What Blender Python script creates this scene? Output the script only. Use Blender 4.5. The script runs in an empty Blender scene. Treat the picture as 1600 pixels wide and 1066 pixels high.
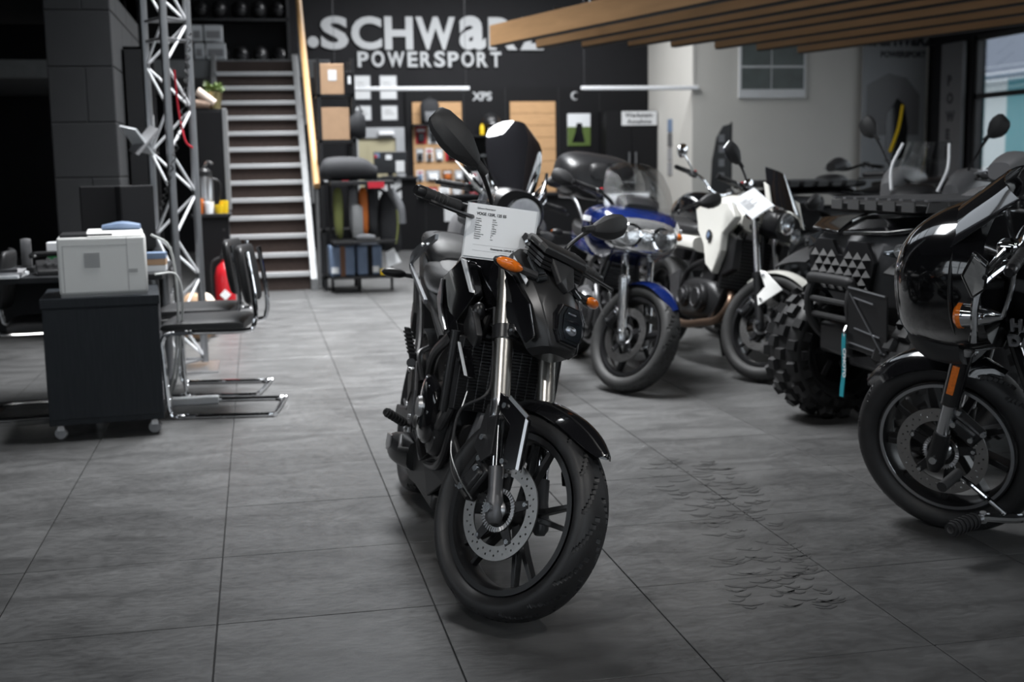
import bpy, math, random
import numpy as np
from mathutils import Matrix, Vector
random.seed(7)
PI = math.pi
S = bpy.context.scene
COL = S.collection
# ------------------------------------------------------------------ camera
FPX, PIT, YAW, ROL, CAMH = 1909.65, .1420, .2037, .0166, 1.228
_fw = np.array([math.sin(YAW)*math.cos(PIT), math.cos(YAW)*math.cos(PIT), -math.sin(PIT)])
_r = np.array([math.cos(YAW), -math.sin(YAW), 0.]); _d = np.cross(_fw, _r)
_r, _d = _r*math.cos(ROL)+_d*math.sin(ROL), -_r*math.sin(ROL)+_d*math.cos(ROL)
cam = bpy.data.cameras.new('camera'); camo = bpy.data.objects.new('camera', cam); COL.objects.link(camo)
cam.sensor_width = 36; cam.lens = 36*FPX/1600; cam.clip_start = .05; cam.clip_end = 200
camo.matrix_world = Matrix(((_r[0], -_d[0], -_fw[0], 0), (_r[1], -_d[1], -_fw[1], 0), (_r[2], -_d[2], -_fw[2], CAMH), (0, 0, 0, 1)))
cam.dof.use_dof = True; cam.dof.focus_distance = 3.15; cam.dof.aperture_fstop = 3.5; cam.dof.aperture_blades = 8
S.camera = camo
S.view_settings.view_transform = 'Standard'; S.view_settings.look = 'None'; S.view_settings.gamma = 1
S.view_settings.use_curve_mapping = False; S.view_settings.exposure = 0.0
# ------------------------------------------------------------------ sky, daylight and added lights
w = bpy.data.worlds.new('overcast'); S.world = w; w.use_nodes = True
w.node_tree.nodes['Background'].inputs[0].default_value = (.80, .87, .95, 1)
w.node_tree.nodes['Background'].inputs[1].default_value = 1.5
def area(name, loc, direction, sx, sy, power, col=(1, 1, 1), spread=PI):
    l = bpy.data.lights.new(name, 'AREA'); l.shape = 'RECTANGLE'; l.size = sx; l.size_y = sy; l.energy = power; l.color = col; l.spread = spread
    o = bpy.data.objects.new(name, l); COL.objects.link(o); o.location = loc
    o.rotation_euler = Vector(direction).to_track_quat('-Z', 'Y').to_euler(); return o
area('added_roof_light', (.75, 9.6, 4.62), (0, 0, -1), 1.4, 8.4, 620, (.97, .985, 1), math.radians(96))  # added overhead light for the bright strip of floor
area('added_rear_roof_light', (3.3, 16.6, 4.62), (.0, .25, -1), 3.6, 2.2, 300, (.97, .985, 1), math.radians(150))  # added overhead light for the lettering and display at the back
area('shop_front_daylight', (2.6, -3.35, 2.1), (0, 1, -.05), 7.4, 3.0, 25, (.93, .97, 1))
area('added_left_light', (-4.85, .6, 2.2), (1, 0, -.05), 6.0, 2.2, 32, (.93, .97, 1))  # added unseen light, reflected in the left side of the fork
area('side_window_daylight', (10.5, 7.2, 2.55), (-1, 0, -.1), 11.5, 3.1, 140, (.93, .97, 1))

# ------------------------------------------------------------------ materials
MATS = {}
def mat(name, col, rough=.5, metal=0., coat=0., noise=0., nscale=20., bump=0., bscale=200., trans=0., emit=0., ior=1.45, stretch=None, spec=.5, alpha=1.):
    m = bpy.data.materials.new(name); m.use_nodes = True; nt = m.node_tree; b = nt.nodes['Principled BSDF']
    b.inputs['Base Color'].default_value = (*col, 1); b.inputs['Roughness'].default_value = rough; b.inputs['Metallic'].default_value = metal
    b.inputs['Coat Weight'].default_value = coat; b.inputs['Coat Roughness'].default_value = .04; b.inputs['IOR'].default_value = ior
    b.inputs['Transmission Weight'].default_value = trans; b.inputs['Specular IOR Level'].default_value = spec; b.inputs['Alpha'].default_value = alpha
    if emit: b.inputs['Emission Color'].default_value = (*col, 1); b.inputs['Emission Strength'].default_value = emit
    if noise or bump:
        tc = nt.nodes.new('ShaderNodeTexCoord'); src = tc.outputs['Object']
        if stretch:
            mp = nt.nodes.new('ShaderNodeMapping'); mp.inputs['Scale'].default_value = stretch; nt.links.new(src, mp.inputs[0]); src = mp.outputs[0]
    if noise:
        n = nt.nodes.new('ShaderNodeTexNoise'); n.inputs['Scale'].default_value = nscale; n.inputs['Detail'].default_value = 5; nt.links.new(src, n.inputs['Vector'])
        mx = nt.nodes.new('ShaderNodeMix'); mx.data_type = 'RGBA'
        mx.inputs['A'].default_value = (*[max(0, c*(1-noise)) for c in col], 1); mx.inputs['B'].default_value = (*[min(1, c*(1+noise)) for c in col], 1)
        nt.links.new(n.outputs['Fac'], mx.inputs['Factor']); nt.links.new(mx.outputs['Result'], b.inputs['Base Color'])
    if bump:
        n2 = nt.nodes.new('ShaderNodeTexNoise'); n2.inputs['Scale'].default_value = bscale; nt.links.new(src, n2.inputs['Vector'])
        bp = nt.nodes.new('ShaderNodeBump'); bp.inputs['Strength'].default_value = bump; bp.inputs['Distance'].default_value = .003
        nt.links.new(n2.outputs['Fac'], bp.inputs['Height']); nt.links.new(bp.outputs['Normal'], b.inputs['Normal'])
    MATS[name] = m; return m
M = MATS
mat('gloss_black', (.006, .006, .007), .12, coat=1.)
mat('satin_black', (.012, .012, .013), .33)
mat('matte_black', (.02, .02, .021), .55, bump=.15, bscale=600)
mat('plastic_black', (.016, .016, .017), .42, bump=.1, bscale=900)
mat('rubber', (.02, .02, .021), .6, noise=.3, nscale=30)
mat('tyre', (.019, .019, .020), .5, noise=.35, nscale=18, bump=.1, bscale=300)
mat('tyre_used', (.030, .030, .030), .6, noise=.4, nscale=14)
mat('seat_leather', (.018, .018, .019), .45, bump=.25, bscale=500)
mat('grey_leather', (.17, .17, .172), .5, bump=.25, bscale=500)
mat('steel', (.55, .55, .56), .28, 1.)
mat('disc_steel', (.36, .355, .35), .35, 1., noise=.15, nscale=60)
mat('chrome', (.85, .86, .88), .05, 1.)
mat('fork_bronze', (.40, .385, .36), .30, 1.)
mat('fork_silver', (.62, .63, .65), .26, 1.)
mat('cast_grey', (.10, .10, .105), .42, .7, noise=.2, nscale=40)
mat('engine_black', (.018, .018, .019), .36, .3)
mat('engine_grey', (.14, .14, .145), .4, .8)
mat('bolt', (.62, .64, .66), .22, 1.)
mat('mirror_glass', (.9, .92, .94), .02, 1.)
mat('amber', (.75, .17, .015), .15, coat=.6, noise=.35, nscale=120)
mat('red_plastic', (.55, .01, .02), .3)
mat('blue_paint', (.004, .013, .085), .2, coat=1.)
mat('white_paint', (.80, .80, .78), .25, coat=.6)
mat('cream_paint', (.72, .71, .66), .28, coat=.8)
mat('clear_screen', (.75, .78, .80), .03, trans=1., ior=1.1, alpha=.3)
mat('smoke_screen', (.012, .012, .014), .04, coat=1.)
mat('lamp_glass', (.92, .95, 1.), .02, trans=1., ior=1.2)
mat('lamp_reflector', (.80, .82, .85), .15, .85, noise=.3, nscale=40, bump=.6, bscale=60)
mat('lamp_white', (.85, .87, .9), .25, .2, noise=.4, nscale=30, bump=.8, bscale=45)
mat('lamp_dark', (.05, .055, .06), .12, .6)
mat('paper', (.92, .94, .96), .55)
mat('cowl', (.030, .030, .031), .32, .4)
mat('grille_grey', (.045, .045, .046), .5)
mat('paper_shade', (.70, .72, .74), .55)
mat('ink', (.03, .03, .035), .6)
mat('bronze_pipe', (.22, .15, .11), .38, .9)
mat('grey_plastic', (.13, .13, .135), .42, bump=.1, bscale=700)
mat('teal_strap', (.01, .22, .27), .6)
mat('alu', (.42, .43, .45), .32, 1.)
mat('truss_alu', (.30, .305, .315), .38, .9)
mat('white_metal', (.78, .79, .81), .35)
mat('galv', (.24, .245, .25), .5, .4, noise=.15, nscale=12)
mat('nosing_grey', (.55, .56, .57), .4, .3)
mat('tread_brown', (.06, .042, .036), .65, noise=.3, nscale=30)
mat('wood', (.50, .30, .15), .45, noise=.28, nscale=3.5, stretch=(2, 22, 22))
mat('wood_slat', (.40, .235, .115), .5, noise=.22, nscale=2.2, stretch=(1.2, 8, 8))
mat('rail_wood', (.60, .36, .16), .4, noise=.15, nscale=6, stretch=(6, 1, 6))
mat('cardboard', (.42, .27, .165), .75, noise=.12, nscale=12)
mat('wall_dark', (.012, .012, .0135), .7, spec=.2, noise=.2, nscale=3)
mat('wall_white', (.56, .545, .51), .75, noise=.05, nscale=2, bump=.2, bscale=60)
mat('block_paint', (.024, .025, .027), .7, noise=.15, nscale=9, bump=.3, bscale=80)
mat('mortar', (.018, .018, .019), .8)
mat('panel_black', (.009, .009, .010), .5, spec=.2)
mat('oak_black', (.014, .017, .021), .45, spec=.3, noise=.45, nscale=9, stretch=(12, 12, .8), bump=.25, bscale=30)
mat('desk_black', (.014, .015, .017), .5, spec=.3)
mat('printer_white', (.74, .74, .72), .42, bump=.08, bscale=600)
mat('printer_grey', (.30, .30, .30), .5)
mat('letter_grey', (.42, .43, .44), .5)
mat('sign_white', (.62, .63, .64), .5)
mat('door_grey', (.36, .37, .385), .45)
mat('red_card', (.42, .015, .03), .5)
mat('grey_card', (.30, .30, .31), .55)
mat('fabric_dark', (.022, .023, .026), .8, noise=.3, nscale=40)
mat('fabric_grey', (.15, .155, .165), .8, noise=.3, nscale=40)
mat('hi_viz', (.17, .19, .06), .6)
mat('yellow', (.75, .50, .01), .5)
mat('orange', (.5, .13, .02), .5)
mat('blue_grey', (.16, .22, .33), .45, noise=.3, nscale=15)
mat('brown', (.16, .075, .04), .6)
mat('leaf', (.085, .13, .03), .5, noise=.4, nscale=60)
mat('brass', (.30, .25, .12), .35, .8)
mat('bark', (.36, .26, .20), .8, noise=.45, nscale=25)
mat('bark_pale', (.62, .52, .44), .8, noise=.3, nscale=18)
mat('extinguisher', (.50, .012, .02), .3, coat=.5)
mat('screen', (.004, .004, .005), .12)
mat('green', (.02, .20, .06), .5)
mat('cream', (.42, .38, .25), .6)
mat('cable', (.55, .56, .55), .5)
mat('concrete', (.15, .15, .15), .85, noise=.2, nscale=2)
mat('roof_tile', (.10, .115, .15), .6, noise=.2, nscale=6)
mat('render_white', (.72, .72, .70), .8)
mat('teal_wall', (.02, .23, .26), .7)
mat('glass', (.9, .95, .95), .0, trans=1., ior=1.05, alpha=.25)
mat('photo_dark', (.03, .045, .04), .35, noise=.9, nscale=5)
mat('banner', (.26, .27, .28), .55, noise=.1, nscale=2)
mat('ceiling_dark', (.02, .02, .021), .85)
def tile_mat():
    m = mat('slate_tile', (.1, .1, .1), .4); nt = m.node_tree; b = nt.nodes['Principled BSDF']
    ge = nt.nodes.new('ShaderNodeNewGeometry')
    def noise(sc, det, dist, stretch):
        mp = nt.nodes.new('ShaderNodeMapping'); mp.inputs['Scale'].default_value = stretch; nt.links.new(ge.outputs['Position'], mp.inputs[0])
        n = nt.nodes.new('ShaderNodeTexNoise'); n.inputs['Scale'].default_value = sc; n.inputs['Detail'].default_value = det; n.inputs['Distortion'].default_value = dist
        nt.links.new(mp.outputs[0], n.inputs['Vector']); return n.outputs['Fac']
    a = noise(3.2, 8, .8, (1, 2.2, 1)); c = noise(26, 5, .3, (1, 2.5, 1))
    oi = nt.nodes.new('ShaderNodeObjectInfo')
    r1 = nt.nodes.new('ShaderNodeMapRange'); r1.inputs[1].default_value = .3; r1.inputs[2].default_value = .7; r1.inputs[3].default_value = .055; r1.inputs[4].default_value = .115; nt.links.new(a, r1.inputs[0])
    r2 = nt.nodes.new('ShaderNodeMapRange'); r2.inputs[1].default_value = .3; r2.inputs[2].default_value = .7; r2.inputs[3].default_value = .86; r2.inputs[4].default_value = 1.14; nt.links.new(c, r2.inputs[0])
    r3 = nt.nodes.new('ShaderNodeMapRange'); r3.inputs[3].default_value = .92; r3.inputs[4].default_value = 1.08; nt.links.new(oi.outputs['Random'], r3.inputs[0])
    mu = nt.nodes.new('ShaderNodeMath'); mu.operation = 'MULTIPLY'; nt.links.new(r1.outputs[0], mu.inputs[0]); nt.links.new(r2.outputs[0], mu.inputs[1])
    m2 = nt.nodes.new('ShaderNodeMath'); m2.operation = 'MULTIPLY'; nt.links.new(mu.outputs[0], m2.inputs[0]); nt.links.new(r3.outputs[0], m2.inputs[1])
    cb = nt.nodes.new('ShaderNodeCombineColor'); 
    for i in range(3): nt.links.new(m2.outputs[0], cb.inputs[i])
    nt.links.new(cb.outputs[0], b.inputs['Base Color'])
    r4 = nt.nodes.new('ShaderNodeMapRange'); r4.inputs[1].default_value = .3; r4.inputs[2].default_value = .7; r4.inputs[3].default_value = .34; r4.inputs[4].default_value = .5; nt.links.new(c, r4.inputs[0])
    nt.links.new(r4.outputs[0], b.inputs['Roughness'])
    bp = nt.nodes.new('ShaderNodeBump'); bp.inputs['Strength'].default_value = .12; bp.inputs['Distance'].default_value = .004; nt.links.new(c, bp.inputs['Height']); nt.links.new(bp.outputs[0], b.inputs['Normal'])
tile_mat()

# ------------------------------------------------------------------ mesh builder
def V(*a): return np.array(a, float)
def unit(v): v = np.asarray(v, float); return v/(np.linalg.norm(v)+1e-12)
def rotm(axis, a):
    u = unit(axis); K = np.array([[0, -u[2], u[1]], [u[2], 0, -u[0]], [-u[1], u[0], 0]])
    return np.eye(3)+math.sin(a)*K+(1-math.cos(a))*K@K
def euler(rx=0, ry=0, rz=0): return rotm((0, 0, 1), rz)@rotm((0, 1, 0), ry)@rotm((1, 0, 0), rx)
def perp(d):
    d = unit(d); h = V(0, 0, 1) if abs(d[2]) < .9 else V(1, 0, 0)
    a = unit(np.cross(h, d)); return a, np.cross(d, a)
def catmull(P, k):
    P = [np.asarray(p, float) for p in P]; n = len(P)
    if n < 3 or k < 2: return P
    out = []
    for i in range(n-1):
        p0 = P[i-1] if i else 2*P[0]-P[1]; p1, p2 = P[i], P[i+1]; p3 = P[i+2] if i+2 < n else 2*P[-1]-P[-2]
        for j in range(k):
            t = j/k
            out.append(.5*((2*p1)+(-p0+p2)*t+(2*p0-5*p1+4*p2-p3)*t*t+(-p0+3*p1-3*p2+p3)*t**3))
    out.append(P[-1]); return out
class MB:
    def __init__(s): s.v = []; s.f = []
    def add(s, vs, fs):
        o = len(s.v); s.v += [tuple(map(float, p)) for p in vs]; s.f += [tuple(i+o for i in f) for f in fs]; return s
    def box(s, c, sz, R=None):
        c = np.asarray(c, float); h = np.asarray(sz, float)/2
        vs = [V(x, y, z)*h for x in (-1, 1) for y in (-1, 1) for z in (-1, 1)]
        if R is not None: vs = [R@v for v in vs]
        return s.add([v+c for v in vs], [(0, 1, 3, 2), (4, 6, 7, 5), (0, 4, 5, 1), (2, 3, 7, 6), (0, 2, 6, 4), (1, 5, 7, 3)])
    def bb(s, x0, x1, y0, y1, z0, z1): return s.box(((x0+x1)/2, (y0+y1)/2, (z0+z1)/2), (abs(x1-x0), abs(y1-y0), abs(z1-z0)))
    def cyl(s, p0, p1, r0, r1=None, n=16, cap=True):
        p0 = np.asarray(p0, float); p1 = np.asarray(p1, float); r1 = r0 if r1 is None else r1
        a, b = perp(p1-p0); cs = [(math.cos(2*PI*i/n), math.sin(2*PI*i/n)) for i in range(n)]
        vs = [p0+r0*(a*x+b*y) for x, y in cs]+[p1+r1*(a*x+b*y) for x, y in cs]
        fs = [(i, (i+1) % n, n+(i+1) % n, n+i) for i in range(n)]
        if cap: fs += [tuple(range(n))[::-1], tuple(range(n, 2*n))]
        return s.add(vs, fs)
    def tube(s, P, r, n=8, k=5, closed=False):
        P = catmull(P, k) if not closed else [np.asarray(p, float) for p in P]
        m = len(P); rr = r if hasattr(r, '__len__') else None
        T = [unit((P[(i+1) % m] if closed or i < m-1 else P[i])-(P[i-1] if closed or i else P[i])) for i in range(m)]
        a, b = perp(T[0]); vs = []
        for i in range(m):
            a = unit(a-T[i]*np.dot(a, T[i])); b = np.cross(T[i], a)
            ri = np.interp(i/(m-1), np.linspace(0, 1, len(rr)), rr) if rr is not None else r
            vs += [P[i]+ri*(a*math.cos(2*PI*j/n)+b*math.sin(2*PI*j/n)) for j in range(n)]
        q = m if closed else m-1
        fs = [(i*n+j, i*n+(j+1) % n, ((i+1) % m)*n+(j+1) % n, ((i+1) % m)*n+j) for i in range(q) for j in range(n)]
        if not closed: fs += [tuple(range(n))[::-1], tuple(range((m-1)*n, m*n))]
        return s.add(vs, fs)
    def lathe(s, prof, o, axis, n=32, closed=False, a0=0, a1=2*PI):
        o = np.asarray(o, float); ax = unit(axis); a, b = perp(ax); m = len(prof); full = abs(a1-a0-2*PI) < 1e-6
        k = n if full else n+1; vs = []
        for i in range(k):
            t = a0+(a1-a0)*i/n; d = a*math.cos(t)+b*math.sin(t); vs += [o+d*r+ax*h for r, h in prof]
        fs = []; mm = m if closed else m-1
        for i in range(n):
            i2 = (i+1) % k
            for j in range(mm):
                j2 = (j+1) % m; fs.append((i*m+j, i2*m+j, i2*m+j2, i*m+j2))
        if not closed and full:
            if prof[0][0] > 1e-6: fs.append(tuple(i*m for i in range(n))[::-1])
            if prof[-1][0] > 1e-6: fs.append(tuple(i*m+m-1 for i in range(n)))
        return s.add(vs, fs)
    def loft(s, rings, cap=True, k=1):
        if k > 1:
            n = len(rings[0]); cols = [catmull([r[j] for r in rings], k) for j in range(n)]; rings = [[c[i] for c in cols] for i in range(len(cols[0]))]
        n = len(rings[0]); vs = [p for r in rings for p in r]; m = len(rings)
        fs = [(i*n+j, i*n+(j+1) % n, (i+1)*n+(j+1) % n, (i+1)*n+j) for i in range(m-1) for j in range(n)]
        if cap: fs += [tuple(range(n))[::-1], tuple(range((m-1)*n, m*n))]
        return s.add(vs, fs)
    def body(s, st, n=20, k=4, e=.8):
        """st: (x, y, z, halfwidth, halfheight[, exponent]) stations along x -> super-ellipse loft"""
        rings = []
        for t in st:
            x, y, z, hw, hh = t[:5]; ee = t[5] if len(t) > 5 else e; ring = []
            for j in range(n):
                a = 2*PI*j/n; c, q = math.cos(a), math.sin(a)
                ring.append(V(x, y+hw*math.copysign(abs(c)**ee, c), z+hh*math.copysign(abs(q)**ee, q)))
            rings.append(ring)
        return s.loft(rings, True, k)
    def ell(s, c, r, R=None, nu=20, nv=12, v0=0., v1=PI):
        vs = []; c = np.asarray(c, float); r = np.asarray(r, float)
        for i in range(nv+1):
            t = v0+(v1-v0)*i/nv
            for j in range(nu):
                p = 2*PI*j/nu; q = V(math.sin(t)*math.cos(p), math.sin(t)*math.sin(p), math.cos(t))*r; vs.append(c+(R@q if R is not None else q))
        fs = [(i*nu+j, (i+1)*nu+j, (i+1)*nu+(j+1) % nu, i*nu+(j+1) % nu) for i in range(nv) for j in range(nu)]
        return s.add(vs, fs)
    def prism(s, poly, o, ex, ey, th):
        """extrude 2-D outline poly (in ex,ey from o) by +-th/2 along ez"""
        o = np.asarray(o, float); ex = unit(ex); ey = unit(ey); ez = np.cross(ex, ey); n = len(poly)
        vs = [o+ex*x+ey*y-ez*th/2 for x, y in poly]+[o+ex*x+ey*y+ez*th/2 for x, y in poly]
        return s.add(vs, [tuple(range(n))[::-1], tuple(range(n, 2*n))]+[(i, (i+1) % n, n+(i+1) % n, n+i) for i in range(n)])
    def xz(s, poly, y, th): return s.prism(poly, (0, y, 0), (1, 0, 0), (0, 0, 1), th)
    def sheet(s, grid, th=.003):
        """solid sheet from a grid of points, thickness th along the averaged normal"""
        g = np.array(grid, float); a, b = g.shape[:2]
        du = np.gradient(g, axis=0); dv = np.gradient(g, axis=1); nn = np.cross(du, dv); nn /= np.linalg.norm(nn, axis=2, keepdims=True)+1e-12
        vs = list((g+nn*th/2).reshape(-1, 3))+list((g-nn*th/2).reshape(-1, 3)); N = a*b; fs = []
        for i in range(a-1):
            for j in range(b-1):
                q = (i*b+j, (i+1)*b+j, (i+1)*b+j+1, i*b+j+1); fs.append(q); fs.append(tuple(N+t for t in q[::-1]))
        rim = [j for j in range(b)]+[i*b+b-1 for i in range(1, a)]+[(a-1)*b+j for j in range(b-2, -1, -1)]+[i*b for i in range(a-2, 0, -1)]
        for i in range(len(rim)):
            p, q = rim[i], rim[(i+1) % len(rim)]; fs.append((p, q, N+q, N+p))
        return s.add(vs, fs)
    def build(s, name, m, parent=None, smooth=35, bevel=0, seg=2, sub=0, X=None, loc=None):
        vs = np.array(s.v)
        if X is not None: vs = vs@np.array(X)[:3, :3].T+np.array(X)[:3, 3]
        me = bpy.data.meshes.new(name); me.from_pydata([tuple(p) for p in vs], [], s.f); me.validate()
        me.materials.append(M[m] if isinstance(m, str) else m)
        if smooth: me.shade_smooth(); me.set_sharp_from_angle(angle=math.radians(smooth))
        o = bpy.data.objects.new(name, me); COL.objects.link(o)
        if parent is not None: o.parent = parent
        if loc is not None: o.location = loc
        if bevel:
            md = o.modifiers.new('bevel', 'BEVEL'); md.width = bevel; md.segments = seg; md.limit_method = 'ANGLE'; md.angle_limit = math.radians(40); md.harden_normals = False
        if sub:
            md = o.modifiers.new('subd', 'SUBSURF'); md.levels = sub; md.render_levels = sub
        return o
def fixn(o):
    import bmesh
    bm = bmesh.new(); bm.from_mesh(o.data); bmesh.ops.recalc_face_normals(bm, faces=bm.faces); bm.to_mesh(o.data); bm.free(); return o
def tag(o, label, cat, group=None):
    o['label'] = label; o['category'] = cat
    if group: o['group'] = group
    return o
def struct(o, label=None):
    o['kind'] = 'structure'
    if label: o['label'] = label
    return o
def empty(name, loc=(0, 0, 0), rz=0):
    o = bpy.data.objects.new(name, None); COL.objects.link(o); o.location = loc; o.rotation_euler = (0, 0, rz); o.empty_display_size = .1; return o
def thing(name, label, cat, loc=(0, 0, 0), rz=0, group=None): return tag(empty(name, loc, rz), label, cat, group)
def copy_tree(o, parent=None):
    c = o.copy(); COL.objects.link(c); c.parent = parent
    for ch in list(o.children): copy_tree(ch, c)
    return c
def text_mesh(s, size, extrude=.004, bold=0., align='LEFT', spacing=1.):
    cu = bpy.data.curves.new('txt', 'FONT'); cu.body = s; cu.size = size; cu.extrude = extrude; cu.offset = bold; cu.align_x = align; cu.space_character = spacing; cu.resolution_u = 4
    o = bpy.data.objects.new('txt', cu); COL.objects.link(o); bpy.context.view_layer.update()
    dg = bpy.context.evaluated_depsgraph_get(); me = bpy.data.meshes.new_from_object(o.evaluated_get(dg))
    bpy.data.objects.remove(o); bpy.data.curves.remove(cu); return me
def text(name, s, size, m, parent, mtx, extrude=.0015, bold=0., align='LEFT', spacing=1.):
    me = text_mesh(s, size, extrude, bold, align, spacing); me.name = name; me.materials.clear(); me.materials.append(M[m])
    o = bpy.data.objects.new(name, me); COL.objects.link(o); o.parent = parent
    o.matrix_local = Matrix(mtx) if not isinstance(mtx, Matrix) else mtx; return o
def frame_mtx(o, ex, ey):
    ex = unit(ex); ez = unit(np.cross(ex, ey)); ey = np.cross(ez, ex)
    return Matrix([[ex[i], ey[i], ez[i], o[i]] for i in range(3)]+[[0, 0, 0, 1]])
def WALLTXT(x, y, z): return frame_mtx((x, y, z), (1, 0, 0), (0, 0, 1))
# ------------------------------------------------------------------ structure
T = .6; GX, GY = -.1257*CAMH, 2.6882*CAMH          # one grid corner of the tiling
XL, XR, YF, YB, ZC = -4.6, 10.13, -3.0, 19.4, 4.5
fl = struct(MB().bb(XL, XR+.2, YF-.2, YB+.2, -.12, -.006).build('floor', 'mortar', smooth=0), 'dark grey slate-look tiled showroom floor')
tile_me = None; tiles = []
for i in range(-8, 18):
    for j in range(-11, 28):
        cx, cy = GX+(i+.5)*T, GY+(j+.5)*T
        if cx < XL-.3 or cx > XR+.3 or cy > YB+.3: continue
        d = V(cx, cy, -CAMH); z = d@_fw; px = 800+FPX*(d@_r)/z; py = 533+FPX*(d@_d)/z
        seen = z > .5 and -260 < px < 1860 and py < 1400; tiles.append((math.hypot(cx, cy)+(0 if seen else 100), cx, cy))
tiles.sort(); g = .0035
rest = MB()
for k, (dd, cx, cy) in enumerate(tiles):
    if k < 300:
        if tile_me is None:
            o = MB().bb(-T/2+g/2, T/2-g/2, -T/2+g/2, T/2-g/2, -.006, 0).build('tile', 'slate_tile', fl, smooth=0, bevel=.0012, seg=1); tile_me = o
        else: o = tile_me.copy(); COL.objects.link(o)
        o.location = (cx, cy, random.uniform(-.0004, .0004))
    else: rest.bb(cx-T/2+g/2, cx+T/2-g/2, cy-T/2+g/2, cy+T/2-g/2, -.006, 0)
o = rest.build('tile_field', 'slate_tile', fl, smooth=0); o['kind'] = 'stuff'
# unseen ceiling, with openings added for the two roof lights
SX0, SX1, SY0, SY1 = .0, 1.5, 5.2, 14.0
RX0, RX1, RY0, RY1 = 1.4, 5.2, 15.4, 17.8
c = MB().bb(XL, SX0, YF, RY0, ZC, ZC+.2).bb(SX1, XR, YF, RY0, ZC, ZC+.2).bb(SX0, SX1, YF, SY0, ZC, ZC+.2).bb(SX0, SX1, SY1, RY0, ZC, ZC+.2)
c.bb(XL, RX0, RY0, YB, ZC, ZC+.2).bb(RX1, XR, RY0, YB, ZC, ZC+.2).bb(RX0, RX1, RY1, YB, ZC, ZC+.2)
ce = struct(c.build('ceiling', 'ceiling_dark', smooth=0), 'dark ceiling with openings added for light')
for k in range(6):
    y = SY0+(SY1-SY0)*k/5; MB().bb(SX0, SX1, y-.03, y+.03, ZC+.02, ZC+.1).build('added_opening_bar', 'matte_black', ce, smooth=0)
struct(MB().bb(XL-.2, 6.34, YB, YB+.2, 0, ZC).build('wall_back', 'wall_dark', smooth=0), 'matte black back wall carrying the big shop lettering')
struct(MB().bb(6.34, XR+.2, 17.32, YB+.2, 0, ZC).build('wall_back_white', 'wall_white', smooth=0), 'pale plastered wall beyond the motorcycles')
struct(MB().bb(XL-.2, XL, 3.7, YB, 0, ZC).bb(XL-.2, XL, YF-.2, -2.5, 0, ZC).bb(XL-.2, XL, -2.5, 3.7, 0, 1.0).bb(XL-.2, XL, -2.5, 3.7, 3.4, ZC).build('wall_left', 'wall_dark', smooth=0), 'black wall on the left')
# right wall with a band of windows
wr = MB().bb(XR, XR+.2, YF, 17.4, 0, .95).bb(XR, XR+.2, 13.2, 17.4, 2.96, ZC).bb(XR, XR+.2, YF, 13.2, 4.2, ZC).bb(XR, XR+.2, 16.12, 17.4, .95, 2.96).bb(XR, XR+.2, YF, 1.5, .95, 4.2)
wr = struct(wr.build('wall_right', 'wall_dark', smooth=0), 'dark right-hand wall with a band of windows')
n = 0
for k in range(10):
    y1 = 16.12-k*1.462; y0 = y1-1.462
    f = MB(); zt = 2.96 if k < 2 else 4.2
    for yy in (y0+.035, y1-.035): f.bb(XR+.02, XR+.1, yy-.035, yy+.035, .95, zt)
    for zz in (.985, 2.11, zt-.035): f.bb(XR+.02, XR+.1, y0, y1, zz-.035, zz+.035)
    wd = struct(f.build('window_%d' % (k+1), 'matte_black', smooth=0)); 
    for (z0, z1) in ((1.02, 2.075), (2.145, zt-.07)):
        MB().bb(XR+.055, XR+.061, y0+.07, y1-.07, z0, z1).build('pane', 'glass', wd, smooth=0)
# shop front behind the camera
wf = MB().bb(XL, -1.2, YF-.2, YF, 0, ZC).bb(6.4, XR, YF-.2, YF, 0, ZC).bb(-1.2, 6.4, YF-.2, YF, 0, .5).bb(-1.2, 6.4, YF-.2, YF, 3.7, ZC)
struct(wf.build('wall_front', 'wall_dark', smooth=0), 'shop front wall behind the viewer')
for k in range(4):
    x0 = -1.2+k*1.9; f = MB()
    for xx in (x0+.03, x0+1.87): f.bb(xx-.03, xx+.03, YF-.12, YF-.02, .5, 3.7)
    for zz in (.53, 2.5, 3.67): f.bb(x0, x0+1.9, YF-.12, YF-.02, zz-.03, zz+.03)
    f.bb(x0+.92, x0+.98, YF-.12, YF-.02, .5, 3.7)
    wd = struct(f.build('window_%d' % (k+11), 'matte_black', smooth=0))
    MB().bb(x0+.06, x0+1.84, YF-.075, YF-.069, .56, 3.64).build('pane', 'glass', wd, smooth=0)
for k in range(4):  # window row added in the unseen left wall for fork reflections
    y0 = -2.5+k*1.55; f = MB()
    for yy in (y0+.035, y0+1.515): f.bb(XL-.1, XL-.02, yy-.035, yy+.035, 1.0, 3.4)
    for zz in (1.035, 2.2, 3.365): f.bb(XL-.1, XL-.02, y0, y0+1.55, zz-.035, zz+.035)
    wd = struct(f.build('window_%d' % (k+15), 'matte_black', smooth=0)); MB().bb(XL-.065, XL-.059, y0+.07, y0+1.48, 1.07, 3.33).build('pane', 'glass', wd, smooth=0)
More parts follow.
